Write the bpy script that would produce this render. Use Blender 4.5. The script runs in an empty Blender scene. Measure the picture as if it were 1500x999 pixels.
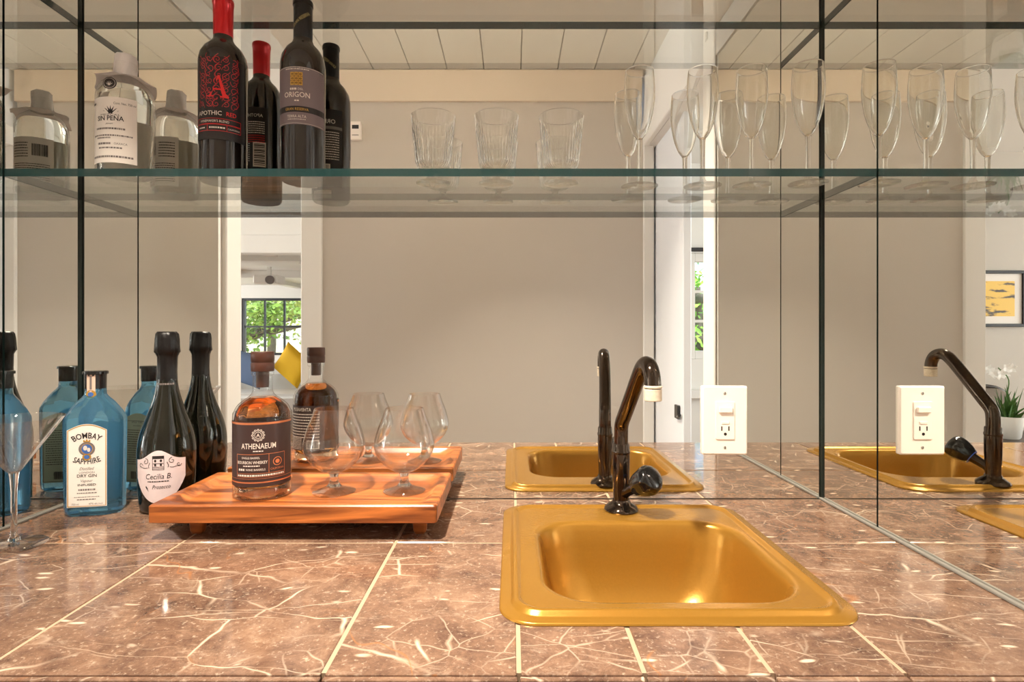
import bpy, bmesh, math, random
from mathutils import Vector, Matrix
random.seed(7)
PI = math.pi
sc = bpy.context.scene
COL = sc.collection

# ------------------------------------------------------------------ camera, world, sun, large lights, exposure
ZC = 1.22            # camera height
CT = 0.922           # counter top
cam_d = bpy.data.cameras.new('camera')
cam = bpy.data.objects.new('camera', cam_d); COL.objects.link(cam)
cam.location = (0, 0, ZC); cam.rotation_euler = (PI/2, 0, 0)
cam_d.sensor_width = 36; cam_d.lens = 822/1500*36
cam_d.shift_y = -0.009
cam_d.clip_start = 0.01
sc.camera = cam
w = bpy.data.worlds.new('sky'); sc.world = w; w.use_nodes = True
nt = w.node_tree; bg = nt.nodes['Background']
sky = nt.nodes.new('ShaderNodeTexSky'); sky.sky_type = 'NISHITA'; sky.sun_disc = False
sky.sun_elevation = math.radians(48); sky.sun_rotation = math.radians(20)
nt.links.new(sky.outputs[0], bg.inputs[0]); bg.inputs[1].default_value = 0.42
sd = bpy.data.lights.new('sun_offscreen', 'SUN'); sd.energy = 6.0; sd.angle = 0.01; sd.color = (1, .95, .86)
so = bpy.data.objects.new('sun_offscreen', sd); COL.objects.link(so)
so.rotation_euler = (math.radians(-26), math.radians(12), 0)
sc.view_settings.view_transform = 'Standard'; sc.view_settings.look = 'None'
sc.view_settings.gamma = 1; sc.view_settings.use_curve_mapping = False
sc.view_settings.exposure = 0.56
cy = sc.cycles
cy.max_bounces = 20; cy.glossy_bounces = 12; cy.transmission_bounces = 14; cy.diffuse_bounces = 5
cy.transparent_max_bounces = 40; cy.use_denoising = True
cy.sample_clamp_indirect = 12

def area(name, loc, target, size, power, color, spread=180, shape='DISK'):
    d = bpy.data.lights.new(name, 'AREA'); d.shape = shape; d.size = size; d.energy = power; d.color = color
    d.spread = math.radians(spread)
    o = bpy.data.objects.new(name, d); COL.objects.link(o); o.location = loc
    o.rotation_euler = (Vector(target)-Vector(loc)).to_track_quat('-Z', 'Y').to_euler()
    return o
WARM = (1, .88, .73)
CEIL = ZC+1.104
# the one recessed lamp whose shadows the tray, faucet and glasses show, in the passage ceiling
LAMP = ((-.36, .30, CEIL-.012), (.02, .70, CT), .07)
area('ceiling_lamp_offscreen', LAMP[0], LAMP[1], LAMP[2], 14.0, WARM, 100)
# daylight of the rooms on either side, at their outer walls
def window_light(name, loc, target, sx, sy, power, color):
    o = area(name, loc, target, sx, power, color, 180, 'RECTANGLE'); o.data.size_y = sy
    return o
DAY = (.93, .97, 1)
window_light('window_left_offscreen', (-6.05, -.1, 1.45), (-1, -.1, 1.45), 2.4, 1.5, 115, DAY)
window_light('window_living_left_offscreen', (-6.05, -4.6, 1.15), (-2, -4.6, 1.15), 2.2, 1.2, 85, DAY)
window_light('window_right_offscreen', (2.86, .2, 1.45), (0, .2, 1.45), 1.6, 1.3, 36, DAY)

# ------------------------------------------------------------------ materials
MATS = {}
def lin(c): return tuple(((x/255)/12.92 if x/255 <= .04045 else (((x/255)+.055)/1.055)**2.4) for x in c)
def pmat(name, rgb, rough=.5, metal=0, spec=.5, coat=0, trans=0, ior=1.5, srgb=True, noise=None, bump=None):
    if name in MATS: return MATS[name]
    m = bpy.data.materials.new(name); m.use_nodes = True
    n = m.node_tree.nodes; l = m.node_tree.links; b = n['Principled BSDF']
    c = lin(rgb) if srgb else rgb
    b.inputs['Base Color'].default_value = (*c, 1); b.inputs['Roughness'].default_value = rough
    b.inputs['Metallic'].default_value = metal; b.inputs['Specular IOR Level'].default_value = spec
    b.inputs['Coat Weight'].default_value = coat; b.inputs['Transmission Weight'].default_value = trans
    b.inputs['IOR'].default_value = ior
    if noise or bump:
        tc = n.new('ShaderNodeTexCoord')
    if noise:   # (scale, amount)
        t = n.new('ShaderNodeTexNoise'); t.inputs['Scale'].default_value = noise[0]; t.inputs['Detail'].default_value = 5
        l.new(tc.outputs['Object'], t.inputs['Vector'])
        r = n.new('ShaderNodeMapRange'); r.inputs[3].default_value = 1-noise[1]; r.inputs[4].default_value = 1+noise[1]
        l.new(t.outputs[0], r.inputs[0])
        mx = n.new('ShaderNodeVectorMath'); mx.operation = 'SCALE'; mx.inputs[0].default_value = c
        l.new(r.outputs[0], mx.inputs['Scale']); l.new(mx.outputs[0], b.inputs['Base Color'])
    if bump:    # (scale, strength)
        t2 = n.new('ShaderNodeTexNoise'); t2.inputs['Scale'].default_value = bump[0]; t2.inputs['Detail'].default_value = 4
        l.new(tc.outputs['Object'], t2.inputs['Vector'])
        bp = n.new('ShaderNodeBump'); bp.inputs['Strength'].default_value = bump[1]; bp.inputs['Distance'].default_value = .002
        l.new(t2.outputs[0], bp.inputs['Height']); l.new(bp.outputs[0], b.inputs['Normal'])
    MATS[name] = m; return m
def thin_glass(name, tint=(1, 1, 1), base=.04, power=5, mx=.9, rough=0.0):
    """pane / thin wall: transparent with a Schlick mirror layer, real for every ray"""
    if name in MATS: return MATS[name]
    m = bpy.data.materials.new(name); m.use_nodes = True
    n = m.node_tree.nodes; l = m.node_tree.links; n.clear()
    out = n.new('ShaderNodeOutputMaterial'); tr = n.new('ShaderNodeBsdfTransparent'); gl = n.new('ShaderNodeBsdfGlossy')
    tr.inputs[0].default_value = (*tint, 1); gl.inputs['Roughness'].default_value = rough
    lw = n.new('ShaderNodeLayerWeight'); lw.inputs[0].default_value = .5
    p = n.new('ShaderNodeMath'); p.operation = 'POWER'; p.inputs[1].default_value = power
    l.new(lw.outputs['Facing'], p.inputs[0])
    r = n.new('ShaderNodeMapRange'); r.inputs[3].default_value = base; r.inputs[4].default_value = mx
    l.new(p.outputs[0], r.inputs[0])
    mix = n.new('ShaderNodeMixShader'); l.new(r.outputs[0], mix.inputs[0]); l.new(tr.outputs[0], mix.inputs[1]); l.new(gl.outputs[0], mix.inputs[2])
    l.new(mix.outputs[0], out.inputs[0]); MATS[name] = m; return m
def edge_glass(name, rgb, opac):
    """cut edge of a thick pane: deep green, half see-through"""
    m = bpy.data.materials.new(name); m.use_nodes = True
    n = m.node_tree.nodes; l = m.node_tree.links; b = n['Principled BSDF']
    b.inputs['Base Color'].default_value = (*lin(rgb), 1); b.inputs['Roughness'].default_value = .12; b.inputs['Alpha'].default_value = opac
    MATS[name] = m; return m
def marble():
    m = bpy.data.materials.new('brown_marble'); m.use_nodes = True
    n = m.node_tree.nodes; l = m.node_tree.links; b = n['Principled BSDF']
    tc = n.new('ShaderNodeTexCoord'); oi = n.new('ShaderNodeObjectInfo')
    off = n.new('ShaderNodeVectorMath'); off.operation = 'SCALE'; off.inputs[0].default_value = (31, 17, 5); l.new(oi.outputs['Random'], off.inputs['Scale'])
    add = n.new('ShaderNodeVectorMath'); l.new(tc.outputs['Object'], add.inputs[0]); l.new(off.outputs[0], add.inputs[1])
    def noise(scale, detail, vec, dist=0, rough=.6):
        t = n.new('ShaderNodeTexNoise'); t.inputs['Scale'].default_value = scale; t.inputs['Detail'].default_value = detail
        t.inputs['Distortion'].default_value = dist; t.inputs['Roughness'].default_value = rough; l.new(vec, t.inputs['Vector']); return t.outputs[0]
    def mrange(v, a, bb, c=0, d=1):
        r = n.new('ShaderNodeMapRange'); r.inputs[1].default_value = a; r.inputs[2].default_value = bb
        r.inputs[3].default_value = c; r.inputs[4].default_value = d; l.new(v, r.inputs[0]); return r.outputs[0]
    def math_(op, a, bb):
        k = n.new('ShaderNodeMath'); k.operation = op
        for i, v in enumerate((a, bb)):
            if v is None: continue
            if isinstance(v, (int, float)): k.inputs[i].default_value = v
            else: l.new(v, k.inputs[i])
        return k.outputs[0]
    V = add.outputs[0]
    # base browns
    cr = n.new('ShaderNodeValToRGB'); e = cr.color_ramp.elements
    e[0].position = .34; e[0].color = (*lin((74, 53, 44)), 1); e[1].position = .70; e[1].color = (*lin((158, 127, 104)), 1)
    k = e.new(.5); k.color = (*lin((118, 90, 73)), 1)
    l.new(noise(16, 12, V, .35, .82), cr.inputs[0])
    # veins: cracks with straight runs (cell edges) in stretched, slightly wobbled frames
    wob = n.new('ShaderNodeTexNoise'); wob.inputs['Scale'].default_value = 9; wob.inputs['Detail'].default_value = 3; l.new(V, wob.inputs['Vector'])
    ws = n.new('ShaderNodeVectorMath'); ws.operation = 'SCALE'; ws.inputs['Scale'].default_value = .042; l.new(wob.outputs['Color'], ws.inputs[0])
    wv = n.new('ShaderNodeVectorMath'); l.new(V, wv.inputs[0]); l.new(ws.outputs[0], wv.inputs[1])
    def frame_(rot, scl, loc=(0, 0, 0)):
        mp = n.new('ShaderNodeMapping'); mp.inputs['Rotation'].default_value = (0, 0, rot); mp.inputs['Scale'].default_value = scl
        mp.inputs['Location'].default_value = loc; l.new(wv.outputs[0], mp.inputs[0]); return mp.outputs[0]
    def crack(vec, scale, width, seed_gate, lo, hi):
        vo = n.new('ShaderNodeTexVoronoi'); vo.feature = 'DISTANCE_TO_EDGE'; vo.inputs['Scale'].default_value = scale; l.new(vec, vo.inputs['Vector'])
        return math_('MULTIPLY', mrange(vo.outputs['Distance'], 0, width, 1, 0), mrange(noise(seed_gate, 2, vec), lo, hi))
    f1 = frame_(.62, (1, 3.2, 1)); f2 = frame_(-.75, (1, 2.6, 1), (3, 7, 1)); f3 = frame_(.2, (1, 1.4, 1), (9, 2, 4))
    v1 = crack(f1, 4.2, .013, 5.0, .48, .62); v2 = crack(f2, 5.6, .010, 6.0, .48, .62); v3 = math_('MULTIPLY', crack(f3, 19, .024, 8.0, .51, .64), .5)
    # fossil flecks
    vo = n.new('ShaderNodeTexVoronoi'); vo.inputs['Scale'].default_value = 19; l.new(f1, vo.inputs['Vector'])
    fl = math_('MULTIPLY', mrange(vo.outputs['Distance'], .10, .20, 1, 0), mrange(noise(13, 3, V), .46, .53))
    spk = mrange(noise(210, 4, V), .58, .74, 0, .5)
    haze = mrange(noise(16, 12, f1, .2, .88), .54, .74, 0, .55)
    tot = math_('MAXIMUM', math_('MAXIMUM', v1, v2), math_('MAXIMUM', math_('MAXIMUM', v3, fl), math_('MAXIMUM', spk, haze)))
    def ridge(scale, vec, width, dist=.4, det=3):
        a = math_('ABSOLUTE', math_('SUBTRACT', noise(scale, det, vec, dist, .55), .5), None)
        return mrange(a, 0, width, 1, 0)
    tot = math_('MULTIPLY', tot, .8)
    mx = n.new('ShaderNodeMix'); mx.data_type = 'RGBA'; l.new(tot, mx.inputs['Factor']); l.new(cr.outputs[0], mx.inputs['A']); mx.inputs['B'].default_value = (*lin((226, 206, 182)), 1)
    # rusty veins
    v4 = math_('MULTIPLY', ridge(3.2, V, .005, .6), math_('MULTIPLY', mrange(noise(5, 2, f2), .5, .6), .65))
    mx3 = n.new('ShaderNodeMix'); mx3.data_type = 'RGBA'; l.new(v4, mx3.inputs['Factor']); l.new(mx.outputs['Result'], mx3.inputs['A']); mx3.inputs['B'].default_value = (*lin((160, 106, 62)), 1)
    mul = n.new('ShaderNodeMix'); mul.data_type = 'RGBA'; mul.blend_type = 'MULTIPLY'; mul.inputs['Factor'].default_value = 1
    l.new(mx3.outputs['Result'], mul.inputs['A']); l.new(oi.outputs['Color'], mul.inputs['B'])
    l.new(mul.outputs['Result'], b.inputs['Base Color'])
    b.inputs['Roughness'].default_value = .09; b.inputs['Specular IOR Level'].default_value = .6
    MATS['marble'] = m; return m
def wood(name, c1, c2, scale=1, rough=.32, axis=0):
    m = bpy.data.materials.new(name); m.use_nodes = True
    n = m.node_tree.nodes; l = m.node_tree.links; b = n['Principled BSDF']
    tc = n.new('ShaderNodeTexCoord'); mp = n.new('ShaderNodeMapping'); s = [14*scale, 14*scale, 22*scale]; s[axis] = 1.4*scale
    mp.inputs['Scale'].default_value = s; l.new(tc.outputs['Object'], mp.inputs[0])
    t = n.new('ShaderNodeTexNoise'); t.inputs['Scale'].default_value = 2.2; t.inputs['Detail'].default_value = 7; t.inputs['Distortion'].default_value = 1.4
    l.new(mp.outputs[0], t.inputs['Vector'])
    cr = n.new('ShaderNodeValToRGB'); e = cr.color_ramp.elements
    e[0].position = .36; e[0].color = (*lin(c1), 1); e[1].position = .60; e[1].color = (*lin(c2), 1)
    l.new(t.outputs[0], cr.inputs[0]); l.new(cr.outputs[0], b.inputs['Base Color']); b.inputs['Roughness'].default_value = rough
    MATS[name] = m; return m
M_MARBLE = marble()
M_GROUT = pmat('grout', (172, 148, 122), .8, noise=(60, .12))
M_MIRROR = pmat('mirror_silver', (.88, .89, .865), 0.0, 1, srgb=False)
M_MEDGE = pmat('mirror_edge', (20, 32, 29), .25)
M_SHELF = thin_glass('shelf_glass', (.955, .975, .965), .05, 4.2, .9)
M_SEDGE = edge_glass('shelf_edge', (8, 44, 44), .92)
M_SEDGE2 = edge_glass('shelf_edge_clear', (20, 60, 56), .35)
M_GLASS = thin_glass('bowl_glass', (.985, .985, .98), .055, 2.4, .9)
M_SOLID = pmat('solid_glass', (250, 250, 248), 0.0, trans=1, ior=1.48)
M_FOOT = thin_glass('foot_glass', (.99, .99, .985), .05, 2.2, .9)
M_PANE = thin_glass('window_pane', (.96, .98, .97))
M_GOLD = pmat('sink_gold', (168, 122, 46), .25, .55, noise=(300, .06), bump=(260, .05))
M_PEWTER = pmat('black_nickel', (84, 73, 64), .09, .95)
M_BLACKG = pmat('black_gloss', (16, 16, 17), .12, coat=.4)
M_SCALE = pmat('limescale', (214, 200, 180), .8, noise=(300, .25))
M_WALL = pmat('wall_beige', (200, 192, 182), .65, noise=(3, .03))
M_FRIEZE = pmat('frieze_cream', (222, 208, 188), .6)
M_WHITE = pmat('white_paint', (235, 232, 226), .5)
M_CREAM = M_WHITE      # all casings carry the same paint
M_CEIL = pmat('plank_paint', (242, 237, 226), .6, noise=(4, .03))
M_DARKJ = pmat('ceiling_board', (176, 160, 136), .9)
M_PLATE = pmat('white_plastic', (246, 236, 228), .28)
M_SLOT = pmat('dark_slot', (24, 20, 18), .6)
M_FLOOR = wood('floor_oak', (120, 84, 54), (168, 124, 84), .25, .4)
M_TRAY = wood('acacia', (98, 46, 18), (196, 114, 54), 1, .3)
M_DARKW = wood('dark_table', (38, 28, 22), (62, 46, 36), .4, .35)
M_WINE = pmat('wine_glass_black', (16, 9, 7), .04, spec=.6, coat=.3)
M_REDFOIL = pmat('red_foil', (206, 8, 18), .28, .25)
M_BLKFOIL = pmat('black_foil', (22, 20, 21), .33, .3, bump=(120, .5))
M_PROS = pmat('green_black_glass', (12, 14, 7), .03, spec=.65, coat=.3)
M_AMBER = pmat('amber_liquid', (250, 180, 100), 0.0, trans=1, ior=1.36)
M_CLEARL = pmat('clear_liquid', (250, 250, 244), 0.0, trans=1, ior=1.36)
M_BLUE = pmat('blue_glass', (126, 196, 236), 0.0, trans=.84, ior=1.33)
M_BOTTLEG = thin_glass('bottle_glass', (.98, .985, .98), .045, 4, .85)
M_CORK = pmat('brown_stopper', (66, 34, 22), .4, noise=(90, .25))
M_PAPER = pmat('paper_white', (244, 238, 236), .7, bump=(70, .35))
M_LABEL = pmat('label_white', (240, 233, 226), .6)
M_PINKL = pmat('label_pale_pink', (228, 212, 214), .55)
M_MAUVE = pmat('label_mauve', (122, 108, 112), .5)
M_BLKL = pmat('label_black', (22, 16, 18), .45)
M_BRNL = pmat('label_brown', (56, 38, 36), .45)
M_RED = pmat('print_red', (222, 30, 34), .45)
M_INK = pmat('print_black', (34, 28, 28), .6)
M_GREY = pmat('print_grey', (120, 112, 110), .6)
M_PALE = pmat('print_pale', (226, 216, 206), .5)
M_GOLDP = pmat('print_gold', (206, 160, 74), .35, .5)
M_COPPER = pmat('print_copper', (206, 128, 86), .35, .5)
M_BLUEP = pmat('print_blue', (62, 104, 176), .5)

# ------------------------------------------------------------------ builders
def tag(o, label=None, cat=None, group=None, kind=None):
    if label: o['label'] = label
    if cat: o['category'] = cat
    if group: o['group'] = group
    if kind: o['kind'] = kind
    return o
def empty(name, loc, label, cat, rz=0, group=None):
    o = bpy.data.objects.new(name, None); COL.objects.link(o); o.location = loc; o.rotation_euler = (0, 0, rz)
    o.empty_display_size = .02
    return tag(o, label, cat, group)
def link_mesh(name, me, mats, parent=None, loc=(0, 0, 0), smooth=None):
    if not isinstance(mats, (list, tuple)): mats = [mats]
    for m in mats: me.materials.append(m)
    if smooth is not None:
        for p in me.polygons: p.use_smooth = True
        me.set_sharp_from_angle(angle=math.radians(smooth))
    o = bpy.data.objects.new(name, me); COL.objects.link(o); o.location = loc
    if parent: o.parent = parent
    return o
def from_bm(name, bm, mats, parent=None, loc=(0, 0, 0), smooth=None):
    me = bpy.data.meshes.new(name); bm.normal_update(); bm.to_mesh(me); bm.free()
    return link_mesh(name, me, mats, parent, loc, smooth)
def bm_box(bm, x0, x1, y0, y1, z0, z1, bevel=0, mi=0, seg=1):
    vs = [bm.verts.new(p) for p in ((x0, y0, z0), (x1, y0, z0), (x1, y1, z0), (x0, y1, z0), (x0, y0, z1), (x1, y0, z1), (x1, y1, z1), (x0, y1, z1))]
    fs = [bm.faces.new([vs[i] for i in f]) for f in ((3, 2, 1, 0), (4, 5, 6, 7), (0, 1, 5, 4), (1, 2, 6, 5), (2, 3, 7, 6), (3, 0, 4, 7))]
    for f in fs: f.material_index = mi
    if bevel:
        es = list({e for f in fs for e in f.edges})
        bmesh.ops.bevel(bm, geom=es, offset=bevel, segments=seg, affect='EDGES')
    return fs
def box(name, x0, x1, y0, y1, z0, z1, mat, parent=None, bevel=0, origin=True, seg=1, smooth=None):
    """box in parent/world coordinates, its origin at its centre"""
    c = Vector(((x0+x1)/2, (y0+y1)/2, (z0+z1)/2)) if origin else Vector()
    bm = bmesh.new(); bm_box(bm, x0-c.x, x1-c.x, y0-c.y, y1-c.y, z0-c.z, z1-c.z, bevel, 0, seg)
    return from_bm(name, bm, mat, parent, c, smooth)
def struct(name, x0, x1, y0, y1, z0, z1, mat, bevel=0):
    return tag(box(name, x0, x1, y0, y1, z0, z1, mat, None, bevel), kind='structure')
def lathe(profile, seg=48, rfun=None, cap=True):
    """profile [(r,z)] -> mesh; r==0 ends become poles"""
    vs, fs, rings = [], [], []
    for r, z in profile:
        if r < 1e-6:
            rings.append([len(vs)]); vs.append((0, 0, z))
        else:
            ring = []
            for i in range(seg):
                a = 2*PI*i/seg; rr = r*(rfun(a, z) if rfun else 1)
                ring.append(len(vs)); vs.append((rr*math.cos(a), rr*math.sin(a), z))
            rings.append(ring)
    for A, B in zip(rings, rings[1:]):
        for i in range(seg):
            j = (i+1) % seg
            if len(A) == 1 and len(B) == 1: continue
            if len(A) == 1: fs.append((A[0], B[j], B[i]))
            elif len(B) == 1: fs.append((A[i], A[j], B[0]))
            else: fs.append((A[i], A[j], B[j], B[i]))
    me = bpy.data.meshes.new('lathe'); me.from_pydata(vs, [], fs)
    bm = bmesh.new(); bm.from_mesh(me); bmesh.ops.recalc_face_normals(bm, faces=bm.faces); bm.to_mesh(me); bm.free()
    return me
def spline(pts, n=6):
    """Catmull-Rom through points of any dimension"""
    out = []; P = [pts[0]]+list(pts)+[pts[-1]]
    for i in range(1, len(P)-2):
        for k in range(n):
            t = k/n
            out.append(tuple(.5*((2*P[i][d])+(-P[i-1][d]+P[i+1][d])*t+(2*P[i-1][d]-5*P[i][d]+4*P[i+1][d]-P[i+2][d])*t*t+(-P[i-1][d]+3*P[i][d]-3*P[i+1][d]+P[i+2][d])*t**3) for d in range(len(pts[0]))))
    out.append(tuple(pts[-1])); return out
def tube(path, radii, seg=20, cap=True):
    """tube along path (list of xyz), radius per point"""
    P = [Vector(p) for p in path]
    if not isinstance(radii, (list, tuple)): radii = [radii]*len(P)
    vs, fs = [], []
    t = (P[1]-P[0]).normalized(); up = Vector((0, 0, 1)) if abs(t.z) < .9 else Vector((1, 0, 0))
    nrm = t.cross(up).normalized()
    for i, p in enumerate(P):
        t2 = ((P[min(i+1, len(P)-1)]-P[max(i-1, 0)])).normalized()
        q = t.rotation_difference(t2); nrm = q @ nrm; t = t2
        bn = t.cross(nrm)
        for k in range(seg):
            a = 2*PI*k/seg; vs.append(tuple(p+(nrm*math.cos(a)+bn*math.sin(a))*radii[i]))
    for i in range(len(P)-1):
        for k in range(seg):
            j = (k+1) % seg; fs.append((i*seg+k, i*seg+j, (i+1)*seg+j, (i+1)*seg+k))
    if cap:
        fs.append(tuple(range(seg))[::-1]); fs.append(tuple((len(P)-1)*seg+k for k in range(seg)))
    me = bpy.data.meshes.new('tube'); me.from_pydata(vs, [], fs)
    bm = bmesh.new(); bm.from_mesh(me); bmesh.ops.recalc_face_normals(bm, faces=bm.faces); bm.to_mesh(me); bm.free()
    return me
def rrect(cx, cy, wx, wy, r, n=7):
    pts = []
    for (sx, sy, a0) in ((1, 1, 0), (-1, 1, PI/2), (-1, -1, PI), (1, -1, 3*PI/2)):
        for k in range(n+1):
            a = a0+PI/2*k/n
            pts.append((cx+sx*(wx/2-r)+r*math.cos(a), cy+sy*(wy/2-r)+r*math.sin(a)))
    return pts
def loft(loops, cap0=False, cap1=True):
    """loops: list of equal-length lists of xyz"""
    vs, fs = [], []; n = len(loops[0])
    for L in loops: vs += [tuple(p) for p in L]
    for i in range(len(loops)-1):
        for k in range(n):
            j = (k+1) % n; fs.append((i*n+k, i*n+j, (i+1)*n+j, (i+1)*n+k))
    if cap0: fs.append(tuple(range(n))[::-1])
    if cap1: fs.append(tuple((len(loops)-1)*n+k for k in range(n)))
    me = bpy.data.meshes.new('loft'); me.from_pydata(vs, [], fs)
    bm = bmesh.new(); bm.from_mesh(me); bmesh.ops.recalc_face_normals(bm, faces=bm.faces); bm.to_mesh(me); bm.free()
    return me
# ---- flat print: everything is laid out in label coordinates (u right, v up, metres) and wrapped on the bottle
_tcache = {}
def text2d(body, shear=0.0, weight=0.0):
    key = (body, shear, weight)
    if key not in _tcache:
        c = bpy.data.curves.new('t', 'FONT'); c.body = body; c.size = 1; c.align_x = 'CENTER'; c.resolution_u = 2
        c.shear = shear; c.offset = weight; c.fill_mode = 'BOTH'
        o = bpy.data.objects.new('t', c); COL.objects.link(o)
        dg = bpy.context.evaluated_depsgraph_get(); me = bpy.data.meshes.new_from_object(o.evaluated_get(dg))
        _tcache[key] = ([(v.co.x, v.co.y) for v in me.vertices], [tuple(p.vertices) for p in me.polygons])
        bpy.data.objects.remove(o); bpy.data.curves.remove(c); bpy.data.meshes.remove(me)
    return _tcache[key]
class Print:
    def __init__(s): s.v = []; s.f = []
    def add(s, pts, faces):
        b = len(s.v); s.v += pts; s.f += [tuple(i+b for i in f) for f in faces]
    def text(s, body, u, v, cap, width=None, shear=0, weight=0.0, arc=None, rot=0, spread=None):
        P, F = text2d(body, shear, weight)
        if not P: return
        xs = [p[0] for p in P]; x0, x1 = min(xs), max(xs); k = cap/.70; kx = width/(x1-x0) if width else k
        cx = (x0+x1)/2; out = []
        for x, y in P:
            a, b = (x-cx)*kx, y*k
            if arc:   # radius of the baseline; positive bends the ends down
                th = a/arc; a, b = (arc+b)*math.sin(th), (arc+b)*math.cos(th)-arc
            if rot: a, b = a*math.cos(rot)-b*math.sin(rot), a*math.sin(rot)+b*math.cos(rot)
            out.append((u+a, v+b))
        s.add(out, F)
    def rect(s, u0, u1, v0, v1, n=1):
        n = max(n, int(abs(u1-u0)/.006)); pts = []
        for i in range(n+1):
            u = u0+(u1-u0)*i/n; pts += [(u, v0), (u, v1)]
        s.add(pts, [(2*i, 2*i+2, 2*i+3, 2*i+1) for i in range(n)])
    def frame(s, u0, u1, v0, v1, t):
        s.rect(u0, u1, v1-t, v1); s.rect(u0, u1, v0, v0+t); s.rect(u0, u0+t, v0, v1); s.rect(u1-t, u1, v0, v1)
    def dashes(s, u0, u1, v, h, seed=0):      # a line of print too small to read
        R = random.Random(seed); u = u0
        while u < u1-.0006:
            e = min(u+R.uniform(.0012, .004), u1); s.rect(u, e, v, v+h); u = e+.0008
    def barcode(s, u0, u1, v0, v1, seed=1):
        R = random.Random(seed); u = u0
        while u < u1-.0004:
            e = u+R.choice((.0003, .0006, .0009)); s.rect(u, min(e, u1), v0, v1); u = e+R.choice((.0003, .0006))
    def ribbon(s, pts, w0, w1=None):
        w1 = w0 if w1 is None else w1; out = []; n = len(pts)
        for i, p in enumerate(pts):
            a = pts[max(i-1, 0)]; b = pts[min(i+1, n-1)]; dx, dy = b[0]-a[0], b[1]-a[1]; L = math.hypot(dx, dy) or 1
            wd = w0+(w1-w0)*i/(n-1); out += [(p[0]-dy/L*wd/2, p[1]+dx/L*wd/2), (p[0]+dy/L*wd/2, p[1]-dx/L*wd/2)]
        s.add(out, [(2*i, 2*i+1, 2*i+3, 2*i+2) for i in range(n-1)])
    def disc(s, u, v, ru, rv=None, n=20, r0=0):
        rv = rv or ru
        o = [(u+ru*math.cos(2*PI*i/n), v+rv*math.sin(2*PI*i/n)) for i in range(n)]
        if r0:
            q = [(u+r0*math.cos(2*PI*i/n), v+r0*rv/ru*math.sin(2*PI*i/n)) for i in range(n)]
            s.add(o+q, [(i, (i+1) % n, n+(i+1) % n, n+i) for i in range(n)])
        else: s.add(o, [tuple(range(n))])
    def poly(s, pts): s.add(list(pts), [tuple(range(len(pts)))])
    def spiral(s, u, v, r, turns, a0, w, sgn=1, n=26):
        s.ribbon([(u+r*(1-.85*i/n)*math.cos(a0+sgn*turns*2*PI*i/n), v+r*(1-.85*i/n)*math.sin(a0+sgn*turns*2*PI*i/n)) for i in range(n+1)], w, w*.8)
    def build(s, name, mat, parent, wrap):
        me = bpy.data.meshes.new(name); me.from_pydata([wrap(u, v) for u, v in s.v], [], s.f)
        o = link_mesh(name, me, mat, parent)
        if 'label' not in name and name not in ('neck_strip',): o['kind'] = 'stuff'     # print, too fine to pick apart
        return o
def cyl_wrap(rfun, off, back=False):
    def f(u, v):
        r = (rfun(v) if callable(rfun) else rfun); a = u/r; r += off
        x, y = r*math.sin(a), -r*math.cos(a)
        return (-x, -y, v) if back else (x, y, v)
    return f
def flat_wrap(y, off, back=False):
    return lambda u, v: ((-u, y+off, v) if back else (u, -y-off, v))
def patch(u0, u1, v0, v1, nu=28, nv=10, top=None, bot=None):
    """label sheet as a grid; top(u), bot(u) give curved edges"""
    p = Print(); pts = []; fs = []
    for i in range(nu+1):
        u = u0+(u1-u0)*i/nu; a = bot(u) if bot else v0; b = top(u) if top else v1
        for j in range(nv+1): pts.append((u, a+(b-a)*j/nv))
    for i in range(nu):
        for j in range(nv): q = i*(nv+1)+j; fs.append((q, q+nv+1, q+nv+2, q+1))
    p.add(pts, fs); return p
def prof_r(profile):
    P = sorted((z, r) for r, z in profile)
    def f(z):
        if z <= P[0][0]: return P[0][1]
        for (a, ra), (b, rb) in zip(P, P[1:]):
            if a <= z <= b: return ra+(rb-ra)*((z-a)/(b-a) if b > a else 0)
        return P[-1][1]
    return f

# ------------------------------------------------------------------ room shell
XL, XR = -.768, .552           # mirror faces left / right
YB = 1.0                       # back mirror face
YF = .488                      # counter front
YW = -.37                      # face of the wall opposite
MT = .006                      # mirror thickness
SOF = ZC+.82                   # alcove soffit
MTOP = ZC+.742                 # top of the side mirrors
struct('floor', -6.2, 3.3, -7.3, 1.7, -.1, 0, M_FLOOR)
struct('wall_back', -.88, .66, YB+MT+.002, YB+.14, 0, CEIL, M_WALL)
struct('wall_left', -.885, XL-MT-.002, .42, YB+MT+.002, 0, CEIL, M_WHITE)
struct('wall_right', XR+MT+.002, .66, .396, YB+MT+.002, 0, CEIL, M_WHITE)
struct('wall_front', -.80, .553, YW-.11, YW, 0, CEIL, M_WALL)
struct('trim_1', -.80, .553, YW+.001, YW+.016, ZC+.969, CEIL-.004, M_FRIEZE)      # board along the top of the wall
struct('trim_2', -.887, -.80, YW-.13, YW+.014, 0, CEIL-.002, M_CREAM, .003)        # casing, wall end to the living room
struct('trim_3', .553, .597, YW-.13, YW+.014, 0, ZC+.84, M_CREAM, .003)
struct('trim_4', XL-.012, XL+.006, .42, .501, 0, SOF, M_WHITE, .003)               # casing on the end of the left wall
struct('trim_5', XR-.006, XR+.012, .396, .484, 0, SOF, M_CREAM, .003)
struct('trim_6', .553, .575, YW+.014, .396, ZC+.78, ZC+.86, M_WHITE, .003)         # head casing of the passage door
struct('trim_7', XL-.008, XL+.004, .505, YB-.002, MTOP+.002, SOF-.002, M_WHITE)
struct('trim_8', XR-.004, XR+.008, .49, YB-.002, MTOP+.002, SOF-.002, M_WHITE)
struct('wall_head', .575, .66, YW-.11, .396, ZC+.78, CEIL, M_WHITE)
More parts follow.
